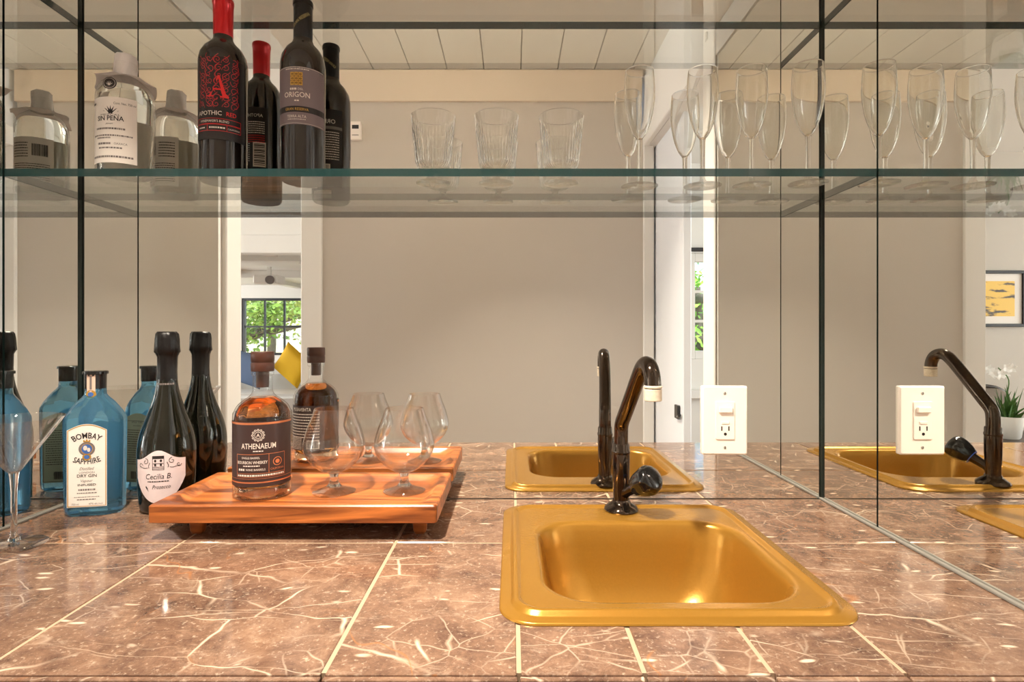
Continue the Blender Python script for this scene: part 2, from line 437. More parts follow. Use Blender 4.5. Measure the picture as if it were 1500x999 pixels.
struct('wall_soffit', XL-.006, XR+.006, YF, YB, SOF, CEIL, M_WHITE)
# hall ceiling: painted planks
ceil = struct('ceiling', -.90, .67, YW-.14, .62, CEIL+.012, CEIL+.08, M_DARKJ)
x = -.893; k = 0
gaps = [.155]*11
for wd in gaps:
    x1 = min(x+wd, .66)
    if x1-x < .03: break
    c = box('plank', x+.0018, x1-.0018, YW-.13, .60, CEIL, CEIL+.0119, M_CEIL, None, .0015)
    c.parent = ceil; c.location = Vector(c.location)-Vector(ceil.location)
    x = x1

# recessed lamp
e = empty('recessed_lamp', (LAMP[0][0], LAMP[0][1], CEIL), 'recessed downlight with white trim ring in the plank ceiling', 'lamp')
link_mesh('trim_ring', lathe([(LAMP[2]*.62, -.001), (LAMP[2]*.62, -.006), (LAMP[2]*.95, -.004), (LAMP[2]*.95, -.0002), (LAMP[2]*.62, -.001)], 32), M_WHITE, e, smooth=50)

# ------------------------------------------------------------------ mirrors
def mirror(name, x0, x1, y0, y1, z0, z1, face, label):
    c = Vector(((x0+x1)/2, (y0+y1)/2, (z0+z1)/2)); bm = bmesh.new()
    fs = bm_box(bm, x0-c.x, x1-c.x, y0-c.y, y1-c.y, z0-c.z, z1-c.z, 0, 1)
    fs[{'-y': 2, '+x': 3, '-x': 5}[face]].material_index = 0
    return tag(from_bm(name, bm, [M_MIRROR, M_MEDGE], None, c), label, 'mirror')
G = .002
SFY = .8475   # front edge of shelves = seam of the side mirrors
mirror('mirror_panel', XL+.004, XR-.004, YB, YB+MT, CT+.0015, SOF-.002, '-y', 'wide mirror covering the back wall behind the glass shelves')
mirror('mirror_panel', XR, XR+MT, SFY+G, YB-.004, CT+.0015, MTOP, '-x', 'narrow mirror strip on the side wall next to the outlet, touching shelf ends')
mirror('mirror_panel', XR, XR+MT, .488, SFY-G, CT+.0015, MTOP, '-x', 'side wall mirror beside the gold sink, in front of the shelves')
mirror('mirror_panel', XL-MT, XL, SFY+G, YB-.004, CT+.0015, MTOP, '+x', 'narrow mirror strip on the side wall behind the blue gin bottle')
mirror('mirror_panel', XL-MT, XL, .533, SFY-G, CT+.0015, MTOP, '+x', 'side wall mirror beside the martini glass, in front of the shelves')
struct('trim_9', XR-.006, XR-.0005, YF+.002, YB-.001, CT, CT+.004, pmat('caulk', (122, 118, 110), .6), .001)
struct('trim_10', XL+.0005, XL+.005, YF+.002, YB-.001, CT, CT+.004, MATS['caulk'], .001)
# dark joint at the two inner corners
for nm, xx in (('trim_11', XL-.001), ('trim_12', XR-.003)):
    struct(nm, xx, xx+.004, YB-.004, YB+.003, CT+.002, MTOP, M_MEDGE)

# ------------------------------------------------------------------ glass shelves
def shelf(z0, z1, label, front, back):
    x0, x1 = XL+.001, XR-.001; c = Vector(((x0+x1)/2, (SFY+YB)/2, (z0+z1)/2)); bm = bmesh.new()
    fs = bm_box(bm, x0-c.x, x1-c.x, SFY-c.y, YB-.001-c.y, z0-c.z, z1-c.z, 0, 1)
    fs[0].material_index = 0; fs[1].material_index = 0; fs[2].material_index = front; fs[4].material_index = back
    return tag(from_bm('glass_shelf', bm, [M_SHELF, M_SEDGE, M_SEDGE2], None, c), label, 'shelf')
SH = ZC+.2464
shelf(SH-.0118, SH, 'glass shelf with green edge carrying the wine bottles, tumblers and flutes', 1, 2)
shelf(ZC+.540, ZC+.552, 'empty upper glass shelf with green edge above the wine bottles', 2, 1)

# ------------------------------------------------------------------ counter
ctr = empty('countertop', (0, 0, CT), 'brown veined marble tile countertop with beige grout around a gold sink', 'countertop')
HX0, HX1, HY0, HY1 = .012, .346, .595, .885
YR = .793
bm = bmesh.new()
for (a, b, c, d) in ((XL, HX0, YF+.004, YB), (HX1, XR, YF+.004, YB), (HX0, HX1, YF+.004, HY0), (HX0, HX1, HY1, YB)):
    bm_box(bm, a, b, c, d, -.04, -.0012)
from_bm('grout_bed', bm, M_GROUT, ctr)
GW = .0022
def tile(x0, x1, y0, y1, tone, front=False):
    o = box('tile', x0, x1, y0, y1, -.010, 0, M_MARBLE, ctr, .0008)
    o.color = (*tone, 1) if isinstance(tone, tuple) else (tone, tone, tone, 1)
    return o
xs = [(XL, -.468, .93), (-.468, -.165, .97), (-.165, .006, 1.0)]
for a, b, t in xs:
    tile(a+GW, b-GW, YF, YR-GW, t); tile(a+GW, b-GW, YR+GW, YB-.001, 1.93-t)
for a, b, t in ((.006, .116, 1.0), (.116, .228, 1.03), (.228, .344, .97)):
    tile(a+GW, b-GW, YF, HY0, t)
tile(.344+GW, XR-.001, YF, YR-GW, .96); tile(.344+GW, XR-.001, YR+GW, YB-.001, .98)
tile(.006+GW, .175-GW, HY1, YB-.001, 1.0); tile(.175+GW, .344-GW, HY1, YB-.001, .97)
for a, b in ((XL, -.468), (-.468, -.165), (-.165, .006), (.006, .116), (.116, .228), (.228, .344), (.344, XR)):
    o = box('edge_tile', a+GW/2, b-GW/2, YF-.006, YF-.0005, -.05, -.0012, M_MARBLE, ctr, .0008)

# base cabinet under the counter
cab = empty('base_cabinet', (0, 0, 0), 'white base cabinet under the marble counter', 'cabinet')
bm = bmesh.new()
bm_box(bm, XL+.002, XR-.002, YF+.04, YF+.06, .10, CT-.055); bm_box(bm, XL+.002, XL+.02, YF+.06, YB-.005, .0, CT-.055)
bm_box(bm, XR-.02, XR-.002, YF+.06, YB-.005, 0, CT-.055); bm_box(bm, XL+.02, XR-.02, YF+.09, YF+.10, 0, .10)
bm_box(bm, XL+.02, XR-.02, YF+.06, YB-.005, .10, .118)
from_bm('body', bm, M_WHITE, cab)
bm = bmesh.new(); bm_box(bm, XL+.002, XR-.002, YF+.02, YF+.039, CT-.054, CT-.041); from_bm('top_rail', bm, M_WHITE, cab)
for i, (a, b) in enumerate(((XL+.03, -.115), (-.105, XR-.03))):
    d = box('door', a, b, YF+.02, YF+.0395, .12, CT-.07, M_WHITE, cab, .003)
    kx = (b-a)/2-.04 if i == 0 else -(b-a)/2+.04
    kn = link_mesh('knob', lathe([(0, .02), (.010, .019), (.013, .013), (.006, .006), (.006, 0), (0, 0)], 20), M_BLACKG, d, (kx, -.0099, .25), 40)
    kn.rotation_euler = (PI/2, 0, 0)

# ------------------------------------------------------------------ sink
sx0, sx1, sy0, sy1 = -.014, .368, .567, .957
scx, scy, sw, sdp = (sx0+sx1)/2, (sy0+sy1)/2, sx1-sx0, sy1-sy0
sink = empty('bar_sink', (scx, scy, CT), 'square drop-in brass-gold bar sink set in the marble counter', 'sink')
loops = []
for ins, z in ((0, .0004), (.0006, .0022), (.002, .0032), (.011, .0034), (.0135, .0048), (.0155, .0080), (.0185, .0094), (.0215, .0084), (.0240, .0062), (.0262, .0056), (.0275, .0055)):
    loops.append([(x, y, z) for x, y in rrect(0, 0, sw-2*ins, sdp-2*ins, max(.040-ins*.6, .012), 9)])
bcx, bcy, bw, bd = .184-scx, .738-scy, .300, .262
for ins, z, r in ((-.004, .0055, .066), (0, .0050, .064), (.003, .0032, .062), (.0055, -.001, .06), (.0075, -.008, .06), (.011, -.028, .06), (.017, -.058, .06), (.025, -.085, .062), (.036, -.106, .066), (.052, -.120, .06), (.075, -.127, .05), (.105, -.130, .02)):
    loops.append([(x, y, z) for x, y in rrect(bcx, bcy, bw-2*ins, bd-2*ins, r, 9)])
o = link_mesh('basin', loft(loops), M_GOLD, sink, smooth=70)
link_mesh('drain', lathe([(.030, -.1296), (.031, -.1275), (.026, -.1268), (.022, -.1285), (0, -.1285)], 32), M_PEWTER, sink, (bcx, bcy, 0), 40)

# ------------------------------------------------------------------ faucet
FX, FY = .179, .921
FZ = CT+.0056
fau = empty('bar_faucet', (FX, FY, FZ), 'dark nickel bar faucet with bent gooseneck spout and one round knob', 'faucet')
link_mesh('base_flange', lathe([(0, 0), (.027, 0), (.028, .002), (.026, .006), (.019, .011), (.0145, .014), (.0138, .018), (0, .018)], 40), M_PEWTER, fau, smooth=50)
link_mesh('column', lathe([(.0125, .012), (.0128, .03), (.0140, .06), (.0142, .085), (.0138, .093), (0, .093)], 36), M_PEWTER, fau, smooth=50)
link_mesh('collar', lathe([(0, .093), (.0142, .093), (.0148, .095), (.0148, .098), (.0138, .0995), (.0138, .108), (.0128, .110), (0, .110)], 36), M_PEWTER, fau, smooth=40)
tip = (.018, -.137)
path = spline([(0, 0, .105), (0, 0, .125), (.0005, -.003, .142), (.003, -.018, .160), (.008, -.050, .196), (.0125, -.084, .232), (.0145, -.100, .2435), (.0158, -.114, .2455), (.0168, -.127, .240), (.0176, -.1345, .228), (.018, -.137, .212)], 7)
link_mesh('spout', tube(path, .0116, 26), M_PEWTER, fau, smooth=60)
ar = link_mesh('aerator', lathe([(0, .0), (.0113, .0), (.0122, .001), (.0122, .016), (.0116, .0165), (0, .0165)], 32), M_SCALE, fau, (tip[0], tip[1], .196), 40)
tag(ar, 'aerator crusted with white limescale')
link_mesh('scale_ring', lathe([(.0117, 0), (.0126, .001), (.0126, .003), (.0117, .004)], 32), M_SCALE, fau, (tip[0], tip[1], .2135), 40)
kd = Vector((.034, -.048, .036)).normalized(); k0 = Vector((.004, -.006, .030))
stem = link_mesh('valve_stem', tube([tuple(k0+kd*t) for t in (0, .012, .026, .036)], [.009, .0085, .0095, .0105], 24), M_PEWTER, fau, smooth=50)
kp = [(0, .045), (.010, .0445), (.0185, .041), (.0222, .034), (.0225, .026), (.0205, .015), (.0165, .004), (.0135, 0), (0, 0)]
def flute(a, z): return 1+(.035*math.cos(8*a) if .004 < z < .038 else .0)
kn = link_mesh('knob', lathe(spline(kp, 3), 64, flute), M_BLACKG, fau, tuple(k0+kd*.030), 60)
kn.rotation_euler = kd.to_track_quat('Z', 'Y').to_euler()
rg = link_mesh('blue_ring', lathe([(.0136, 0), (.0146, .0008), (.0146, .002), (.0136, .0026)], 32), pmat('blue_ring', (60, 100, 190), .3), fau, tuple(k0+kd*.0292), 40)
rg.rotation_euler = kn.rotation_euler

# ------------------------------------------------------------------ outlet on the back mirror
ox, oz = .377, ZC-.157
out = empty('outlet', (ox, YB, oz), 'white switch and outlet combination plate on the back mirror', 'outlet')
lp = [[(x, y, z) for x, y in rrect(0, 0, .0805-2*i, .122-2*i, .003, 4)] for i, z in ((0, 0), (0, .004), (.0025, .0065))]
pl = link_mesh('wall_plate', loft(lp, True), M_PLATE, out, smooth=35); pl.rotation_euler = (PI/2, 0, 0)
lp = [[(x, y, z) for x, y in rrect(0, 0, .0335-2*i, .067-2*i, .002, 3)] for i, z in ((0, .0055), (0, .0078), (.0006, .0084))]
dv = link_mesh('device_face', loft(lp), M_PLATE, pl, smooth=35)
bm = bmesh.new(); bm_box(bm, -.012, .012, .014, .0245, .008, .0125, .0012); from_bm('rocker', bm, M_PLATE, pl)
bm = bmesh.new(); bm_box(bm, -.007, .007, -.006, -.001, .008, .0095, .0005); from_bm('test_button', bm, M_PLATE, pl)
for sx_ in (-.0063, .0063):
    bm = bmesh.new(); bm_box(bm, sx_-.0011, sx_+.0011, -.018, -.010, .0080, .00862); from_bm('slot', bm, M_SLOT, pl)
me = lathe([(0, .0087), (.0027, .0087), (.0027, .0079), (0, .0079)], 16); link_mesh('ground_hole', me, M_SLOT, pl, (0, -.0238, 0))
for zz in (.048, -.048):
    sc_ = link_mesh('screw', lathe([(0, .0075), (.0024, .0072), (.0028, .0063), (0, .006)], 16), pmat('screw', (190, 184, 176), .35, .5), pl, (0, zz, 0), 40)
    bm = bmesh.new(); bm_box(bm, -.0004, .0004, -.0022, .0022, .0073, .00765); from_bm('screw_slot', bm, M_SLOT, pl, (0, zz, 0))

# ------------------------------------------------------------------ wooden tray
TX0, TX1, TY0, TY1 = -.5165, -.1065, .795, .984
tcx, tcy = (TX0+TX1)/2, (TY0+TY1)/2; tw, td = TX1-TX0, TY1-TY0
tray = empty('serving_tray', (tcx, tcy, CT), 'acacia wood footed serving tray holding the bourbon and two snifters', 'tray')
TB, TT, TF = .026, .052, .0435
lo = []
for ins, z, r in ((.002, TB, .003), (0, TB+.0015, .004), (0, TT-.002, .004), (.002, TT, .004), (.014, TT, .012), (.016, TT-.0008, .016), (.027, TF+.001, .022), (.031, TF, .022)):
    lo.append([(x, y, z) for x, y in rrect(0, 0, tw-2*ins, td-2*ins, r, 5)])
link_mesh('board', loft(lo, True, True), M_TRAY, tray, smooth=25)
for fx in (-.155, .175):
    for fy in (-.055, .055):
        lo = [[(x, y, z) for x, y in rrect(0, 0, s, s*.8, .004, 3)] for s, z in ((.016, 0), (.019, .004), (.022, .022), (.024, TB))]
        link_mesh('foot', loft(lo, True), M_TRAY, tray, (fx, fy, 0), 40)

# ------------------------------------------------------------------ glasses
def drinkware(name, loc, label, group, bowl, stem, foot, seg=56, rfun=None, solid=False):
    e = empty(name, loc, label, 'glass', random.uniform(0, 1), group)
    link_mesh('bowl', lathe(bowl, seg, rfun), M_SOLID if solid else M_GLASS, e, smooth=50)
    link_mesh('stem', lathe(stem, 24), M_SOLID, e, smooth=50)
    link_mesh('foot', lathe(foot, seg), M_SOLID if solid else M_FOOT, e, smooth=50)
    return e
def bowl_profile(pts, t=.0011, n=6):
    """outer silhouette bottom->top, then rim and inner wall back down"""
    o = spline(pts, n); i = []
    for r, z in o[::-1]:
        if r > t*1.5: i.append((r-t, z+(t*1.2 if r < pts[-1][0]*.75 and z < pts[1][1]+.01 else 0)))
    return o+[(o[-1][0]-t*.5, o[-1][1]+t*.5)]+i+[(0, i[-1][1]+.0005)]
# martini
b = bowl_profile([(0.0, .100), (.006, .102), (.014, .112), (.0355, .144), (.0575, .1775)], .0010)
drinkware('martini_glass', (-.695, .783, CT), 'clear conical martini glass on the counter next to the blue gin bottle', None,
          b, [(0, .1015), (.006, .102), (.0048, .092), (.0036, .075), (.0036, .03), (.0046, .014), (.008, .007), (0, .007)],
          [(0, .0075), (.008, .0072), (.02, .0042), (.0375, .0016), (.0385, .0008), (.0375, 0), (0, 0)])
# snifters
for sx, sy, lab in ((-.283, .893, 'empty brandy snifter standing right beside the bourbon bottle on tray'), (-.172, .897, 'empty brandy snifter near the outer end of the wooden tray')):
    b = bowl_profile([(0, .030), (.008, .0305), (.022, .036), (.038, .050), (.0465, .066), (.0472, .080), (.0415, .102), (.0345, .120), (.0305, .1325)], .0012)
    drinkware('brandy_snifter', (sx, sy, CT+TF), lab, 'brandy snifters on the tray', b,
              [(0, .0312), (.009, .0308), (.0068, .026), (.0062, .021), (.0080, .014), (.012, .009), (0, .009)],
              [(0, .0098), (.012, .0092), (.020, .0058), (.031, .0026), (.0335, .0014), (.0328, 0), (0, 0)])
# ribbed tumblers
def ribs(a, z): return 1+(.022*math.cos(36*a)*min(1, max(0, (.098-z)/.02)) if z > .024 else 0)
for i, (px, lab) in enumerate(((-.131, 'ribbed footed glass tumbler nearest the wine bottles'), (-.026, 'ribbed footed glass tumbler between two others alike on shelf'), (.082, 'ribbed footed glass tumbler nearest the champagne flutes'))):
    b = bowl_profile([(0, .0225), (.012, .0228), (.024, .0262), (.0285, .033), (.0305, .050), (.0340, .082), (.0375, .1115)], .0014)
    drinkware('wine_tumbler', (px, .935, SH), lab, 'ribbed tumblers on the glass shelf', b,
              [(0, .0235), (.010, .0232), (.0062, .019), (.0052, .014), (.006, .009), (.010, .005), (0, .005)],
              [(0, .0055), (.010, .0052), (.020, .0035), (.0275, .0022), (.0288, .0012), (.0282, 0), (0, 0)], 180, ribs, True)
# flutes
for i, (px, py, lab) in enumerate(((.2165, .953, 'champagne flute closest to the ribbed tumblers'), (.323, .951, 'champagne flute second from the ribbed tumblers'), (.405, .948, 'champagne flute third from the ribbed tumblers'), (.493, .934, 'champagne flute closest to the side mirror'))):
    b = bowl_profile([(0, .080), (.005, .0805), (.0125, .0915), (.0198, .112), (.0245, .138), (.0258, .158), (.0250, .180), (.0238, .1965)], .0010)
    drinkware('champagne_flute', (px, py, SH), lab, 'champagne flutes on the glass shelf', b,
              [(0, .0825), (.0052, .0815), (.0045, .074), (.0040, .05), (.0040, .025), (.0046, .012), (.008, .006), (0, .006)],
              [(0, .0062), (.008, .0060), (.018, .0036), (.030, .0014), (.0312, .0008), (.0305, 0), (0, 0)], 56, None, True)

# ------------------------------------------------------------------ bottles
def R(deg): return math.radians(deg)
# --- red blend wine
bt = empty('wine_bottle', (-.478, .929, SH), 'dark wine bottle with red capsule and black label with red scrollwork', 'wine bottle', R(14))
pf = [(0, .004), (.020, .002), (.033, 0), (.0362, .004), (.0368, .012), (.0375, .185), (.0374, .196), (.0352, .208), (.029, .2195), (.020, .2285), (.0152, .236), (.0145, .246), (.0143, .262), (0, .262)]
bd = link_mesh('bottle_body', lathe(pf, 64), M_WINE, bt, smooth=35)
cp = [(.0148, .2405), (.0150, .2410), (.0152, .270), (.0158, .2935), (.0166, .2945), (.0166, .3000), (.0158, .3018), (0, .3018)]
link_mesh('capsule', lathe(cp, 48), M_REDFOIL, bt, smooth=40)
rf = lambda v: .0374
wr = lambda off, back=False: cyl_wrap(rf, off, back)
lb = patch(-.040, .046, .060, .192).build('front_label', M_BLKL, bt, wr(.0002))
p = Print(); RR = random.Random(3)
for i in range(5):
    for j in range(7):
        u = -.025+.0125*i+RR.uniform(-.002, .002); v = .116+.0118*j+RR.uniform(-.002, .002)
        p.spiral(u, v, RR.uniform(.005, .0072), RR.uniform(1.0, 1.5), RR.uniform(0, 6.3), .0009, RR.choice((-1, 1)))
        p.ribbon([(u+.006*math.cos(t*.5+i), v-.006+.0025*t) for t in range(7)], .0006, .0009)
p.build('scrollwork', pmat('print_dark_red', (188, 34, 44), .45), lb, wr(.0004))
p = Print()   # the large letter
p.poly([(-.0125, .129), (-.0095, .129), (.0018, .158), (.0010, .1615)])
p.poly([(.0005, .162), (.0075, .129), (.0135, .1275), (.0175, .1295), (.0125, .1335), (.0035, .162)])
p.rect(-.0062, .0068, .1385, .141); p.rect(-.0165, -.006, .1275, .1295); p.rect(.004, .0165, .1270, .1292)
p.text('RED', .0205, .0985, .0068, .0150, weight=.012)
for v0, v1 in ((.0845, .0935), (.0735, .0840)): p.frame(-.036, .036, v0, v1, .0006)
p.rect(-.0155, -.0149, .0735, .084); p.rect(.0135, .0141, .0735, .084)
p.build('lettering', M_RED, lb, wr(.0006))
p = Print(); p.text('APOTHIC', -.0135, .0985, .0068, .040, weight=.008); p.text("WINEMAKER'S BLEND", -.006, .0872, .0038, .046)
p.dashes(-.032, -.019, .0775, .002, 3); p.dashes(-.012, .011, .0775, .0024, 4); p.text('CALIFORNIA', .0245, .0768, .0026, .019)
p.build('lettering', M_PALE, lb, wr(.0006))
bl = patch(-.036, .036, .030, .168).build('back_label', M_BLKL, bt, wr(.0002, True))
p = Print(); p.text('APOTHIC', -.010, .150, .006, .034); 
for i in range(6): p.dashes(-.030, .028, .140-.004*i, .0016, 10+i)
for i in range(9): p.dashes(-.004, .030, .100-.004*i, .0014, 30+i)
p.rect(-.032, -.010, .058, .104)
p.build('lettering', M_PALE, bl, wr(.0004, True))
p = Print(); p.text('RED', .0205, .150, .006, .015, weight=.01)
for i in range(4): p.dashes(-.030, .028, .115-.004*i, .0014, 60+i)
p.build('lettering', M_RED, bl, wr(.0005, True))
p = Print()
for i in range(13): p.rect(-.0305, -.0120, .061+.0032*i, .061+.0032*i+.0012+.0006*(i % 3))
p.build('barcode', M_INK, bl, wr(.0006, True))
# --- gran reserva wine
bt = empty('wine_bottle', (-.3455, .928, SH), 'tall dark wine bottle with black capsule and grey-mauve label', 'wine bottle', R(4))
pf = [(0, .004), (.020, .002), (.0315, 0), (.0345, .004), (.0352, .012), (.0358, .180), (.0356, .192), (.0335, .205), (.027, .2175), (.0185, .2265), (.0152, .234), (.0145, .245), (.0142, .262), (0, .262)]
link_mesh('bottle_body', lathe(pf, 64), M_WINE, bt, smooth=35)
cp = [(.0150, .2350), (.0152, .2356), (.0150, .268), (.0150, .2900), (.0162, .2910), (.0162, .2965), (.0154, .2985), (0, .2985)]
cpo = link_mesh('capsule', lathe(cp, 48), M_BLKFOIL, bt, smooth=40)
wc = cyl_wrap(lambda v: .0151, .0004); wcb = cyl_wrap(lambda v: .0151, .0004, True)
for ww in (wc, wcb):
    p = Print(); p.text('GRAN RESERVA', .002, .262, .0052, .036, rot=R(38)); p.build('lettering', pmat('print_old_gold', (196, 176, 120), .4), cpo, ww)
rf2 = lambda v: .0356
wr2 = lambda off, back=False: cyl_wrap(rf2, off, back)
lb = patch(-.040, .050, .084, .176).build('front_label', M_MAUVE, bt, wr2(.0002))
p = Print(); p.rect(-.0095, .0095, .146, .167); p.build('emblem', M_GOLDP, lb, wr2(.0006))
p = Print(); p.text('GRAN RESERVA', 0, .1062, .0042, .037, weight=.006); p.build('gold_lettering', M_GOLDP, lb, wr2(.0006))
p = Print(); p.rect(-.040, .050, .1035, .113); p.build('dark_band', M_BLKL, lb, wr2(.0004))
p = Print()
for a in (-.0062, 0, .0062):
    for b_ in (.1495, .1565, .1635): p.disc(a, b_, .0018, .0016, 10, .0009)
p.rect(-.0095, .0095, .1528, .1534); p.rect(-.0095, .0095, .1600, .1606); p.rect(-.0034, -.0028, .146, .167); p.rect(.0028, .0034, .146, .167)
p.build('emblem_lines', M_INK, lb, wr2(.0008))
p = Print(); p.dashes(-.010, .001, .1385, .0032, 44); p.text('DEL', .0065, .1385, .0034, .008); p.text('ORIGON', 0, .1272, .0082, .041, weight=.008); p.dashes(-.003, .004, .1205, .0022, 5)
p.text('TERRA ALTA', 0, .0945, .0044, .030); p.dashes(-.014, .014, .0915, .0010, 8); p.dashes(-.018, .020, .1712, .0014, 9); p.rect(-.036, .046, .1745, .1751); p.rect(-.036, .046, .0855, .0859)
p.build('lettering', M_PALE, lb, wr2(.0006))
bl = patch(-.034, .034, .022, .165).build('back_label', M_BLKL, bt, wr2(.0002, True))
p = Print(); p.text('ORIGON', 0, .139, .008, .042, weight=.006)
for i in range(12): p.dashes(-.028, .026, .122-.0045*i, .0017, 80+i)
p.rect(-.012, .024, .042, .064); p.rect(-.014, .022, .0, .016)
p.build('lettering', M_PALE, bl, wr2(.0004, True))
p = Print(); p.rect(-.034, .034, .1285, .1340); p.build('grey_band', M_GREY, bl, wr2(.0004, True))
p = Print(); p.barcode(-.010, .022, .0435, .0625, 4); p.build('barcode', M_INK, bl, wr2(.0006, True))
# --- mezcal
bt = empty('mezcal_bottle', (-.640, .930, SH), 'clear round mezcal bottle with white label and paper-wrapped top', 'bottle', R(14))
pf = [(0, .006), (.028, .004), (.036, 0), (.0405, .003), (.0415, .010), (.0415, .136), (.0400, .148), (.0345, .158), (.0255, .166), (.0190, .171), (.0165, .178), (.0165, .196), (0, .196)]
link_mesh('bottle_glass', lathe(pf, 64), M_BOTTLEG, bt, smooth=35)
lq = [(0, .012), (.036, .011), (.0385, .015), (.0390, .134), (.0372, .145), (.0320, .1535), (0, .1535)]
link_mesh('liquid', lathe(lq, 56), M_CLEARL, bt, smooth=35)
def crumple(a, z): return 1+.05*math.sin(5*a+z*300)+.04*math.sin(9*a-z*170)
cap = link_mesh('paper_wrap', lathe([(.0175, .172), (.0165, .178), (.0160, .192), (.0158, .2075), (.0135, .2105), (0, .2105)], 48, crumple), M_PAPER, bt, smooth=70)
bm = bmesh.new(); ring_in, ring_mid, ring_out = [], [], []
NN = 40
for i in range(NN):
    a = 2*PI*i/NN; q = max(abs(math.cos(a-.35)), abs(math.sin(a-.35))); sq = 1/q
    r1 = .0170; r2 = .032*(.9+.1*sq); r3 = .0415*sq*(1+.05*math.sin(3*a))
    ring_in.append(bm.verts.new((r1*math.cos(a), r1*math.sin(a), .1745)))
    ring_mid.append(bm.verts.new((r2*math.cos(a), r2*math.sin(a), .168+.002*math.sin(6*a))))
    ring_out.append(bm.verts.new((r3*math.cos(a), r3*math.sin(a), .161+.003*math.sin(5*a+1)-.012*(sq-1))))
for A, B in ((ring_in, ring_mid), (ring_mid, ring_out)):
    for i in range(NN): bm.faces.new((A[i], A[(i+1) % NN], B[(i+1) % NN], B[i]))
bmesh.ops.solidify(bm, geom=bm.faces[:], thickness=.0006)
from_bm('paper_skirt', bm, M_PAPER, cap, smooth=60)
rf3 = prof_r(pf[3:-1])
wr3 = lambda off, back=False: cyl_wrap(rf3, off, back)
lb = patch(-.046, .030, .022, .126).build('front_label', M_LABEL, bt, wr3(.0003))
p = Print(); p.text('SIN PENA', -.008, .0885, .0074, .041, weight=.012); p.text('Cont. Net. 750 ml', .0135, .1145, .0036, .030); p.dashes(-.044, -.034, .115, .003, 2)
for i in range(7):
    a = R(90+(i-3)*24); p.poly([(-.006+.002*math.cos(a+1.57), .1005+.002*math.sin(a+1.57)), (-.006-.002*math.cos(a+1.57), .1005-.002*math.sin(a+1.57)), (-.006+.013*math.cos(a), .1005+.012*math.sin(a))])
p.build('lettering', M_INK, lb, wr3(.0006))
p = Print(); p.text('MEZCAL', -.007, .0985-.0022, .0026, .030)
p.text('joven', -.008, .0825, .0028, .011, shear=.3); p.dashes(-.032, .014, .0745, .0028, 11); p.dashes(-.040, .024, .064, .0022, 12); p.dashes(-.030, -.006, .060, .0022, 13)
p.dashes(-.028, -.006, .0505, .0032, 14); p.text('OAXACA', .008, .0505, .0034, .018); p.dashes(-.026, .010, .0442, .0024, 15); p.dashes(-.042, .026, .030, .0030, 16)
p.build('small_print', M_GREY, lb, wr3(.0006))
p = Print(); p.disc(-.008, .148, .0105, .0095, 28); p.build('seal', M_INK, bt, cyl_wrap(lambda v: .0400, .0010))
p = Print(); p.disc(-.008, .148, .0088, .0079, 28, .0082)
for i in range(5):
    a = R(90+(i-2)*28); p.ribbon([(-.008, .1445), (-.008+.006*math.cos(a), .1445+.0065*math.sin(a))], .0014, .0004)
p.build('seal_print', M_PALE, bt, cyl_wrap(lambda v: .0400, .0014))
bl = patch(-.036, .036, .022, .112).build('back_label', M_LABEL, bt, wr3(.0003, True))
p = Print()
for i in range(6): p.dashes(-.030, -.002, .100-.005*i, .0018, 90+i)
for i in range(9): p.dashes(-.030, .030, .062-.004*i, .0014, 120+i)
p.barcode(.004, .028, .078, .100, 6); p.build('lettering', M_INK, bl, wr3(.0006, True))
# --- blue gin: flat chamfered bottle
bt = empty('gin_bottle', (-.690, .930, CT), 'square-shouldered blue gin bottle with white arched label', 'bottle', R(12))
def gin_loop(wx, wy, z, ch):
    a, b = wx/2, wy/2; c = min(ch, a*.6, b*.6)
    P = [(a, -b+c), (a, b-c), (a-c, b), (-a+c, b), (-a, b-c), (-a, -b+c), (-a+c, -b), (a-c, -b)]
    out_ = []
    for i in range(8):
        q = P[i]; n2 = P[(i+1) % 8]
        for t in (0.06, .5, .94): out_.append((q[0]+(n2[0]-q[0])*t, q[1]+(n2[1]-q[1])*t, z))
    return out_
gl = [gin_loop(wx, wy, z, ch) for wx, wy, z, ch in ((.070, .042, .000, .011), (.078, .049, .003, .012), (.080, .051, .008, .012), (.084, .053, .150, .013), (.083, .052, .156, .013), (.072, .046, .168, .013), (.052, .038, .182, .013), (.036, .032, .190, .012), (.029, .029, .195, .0095), (.028, .028, .202, .0085), (.028, .028, .206, .0085))]
link_mesh('bottle_glass', loft(gl, True, True), M_BLUE, bt, smooth=28)
link_mesh('cap', lathe([(.0150, .2045), (.0152, .222), (.0154, .2275), (.0178, .2285), (.0178, .2325), (.0160, .2335), (0, .2335)], 40), M_BLACKG, bt, smooth=40)
fw = lambda off, back=False: flat_wrap(.0266, off, back)
arch = lambda u, h=.010: .1395+h*math.cos(u/.029*PI/2)
#fr = patch(-.0315, .0315, .012, .142, 24, 6, top=lambda u: .1425+.010*math.cos(max(-1, min(1, u/.0315))*PI/2)); o = fr.build('raised_panel', M_BLUE, bt, fw(.0003)); 
lb = patch(-.0285, .0285, .016, .1395, 24, 6, top=lambda u: arch(u)).build('front_label', M_LABEL, bt, fw(.0006))
p = Print()
o1 = [(-.027, .0175)]+[(-.027+.054*i/24, arch(-.027+.054*i/24)-.0015) for i in range(25)]+[(.027, .0175), (-.027, .0175)]
p.ribbon(o1, .0013); p.build('gold_border', M_GOLDP, lb, fw(.0008))
p = Print(); p.text('BOMBAY', 0, .1265, .0092, .038, weight=.016, arc=.034); p.text('SAPPHIRE', 0, .0850, .0088, .042, weight=.014, arc=-.05)
p.text('DRY GIN', 0, .0640, .0048, .028, weight=.012); p.text('INFUSED', 0, .0500, .0034, .026, weight=.01)
p.build('lettering', M_INK, lb, fw(.0009))
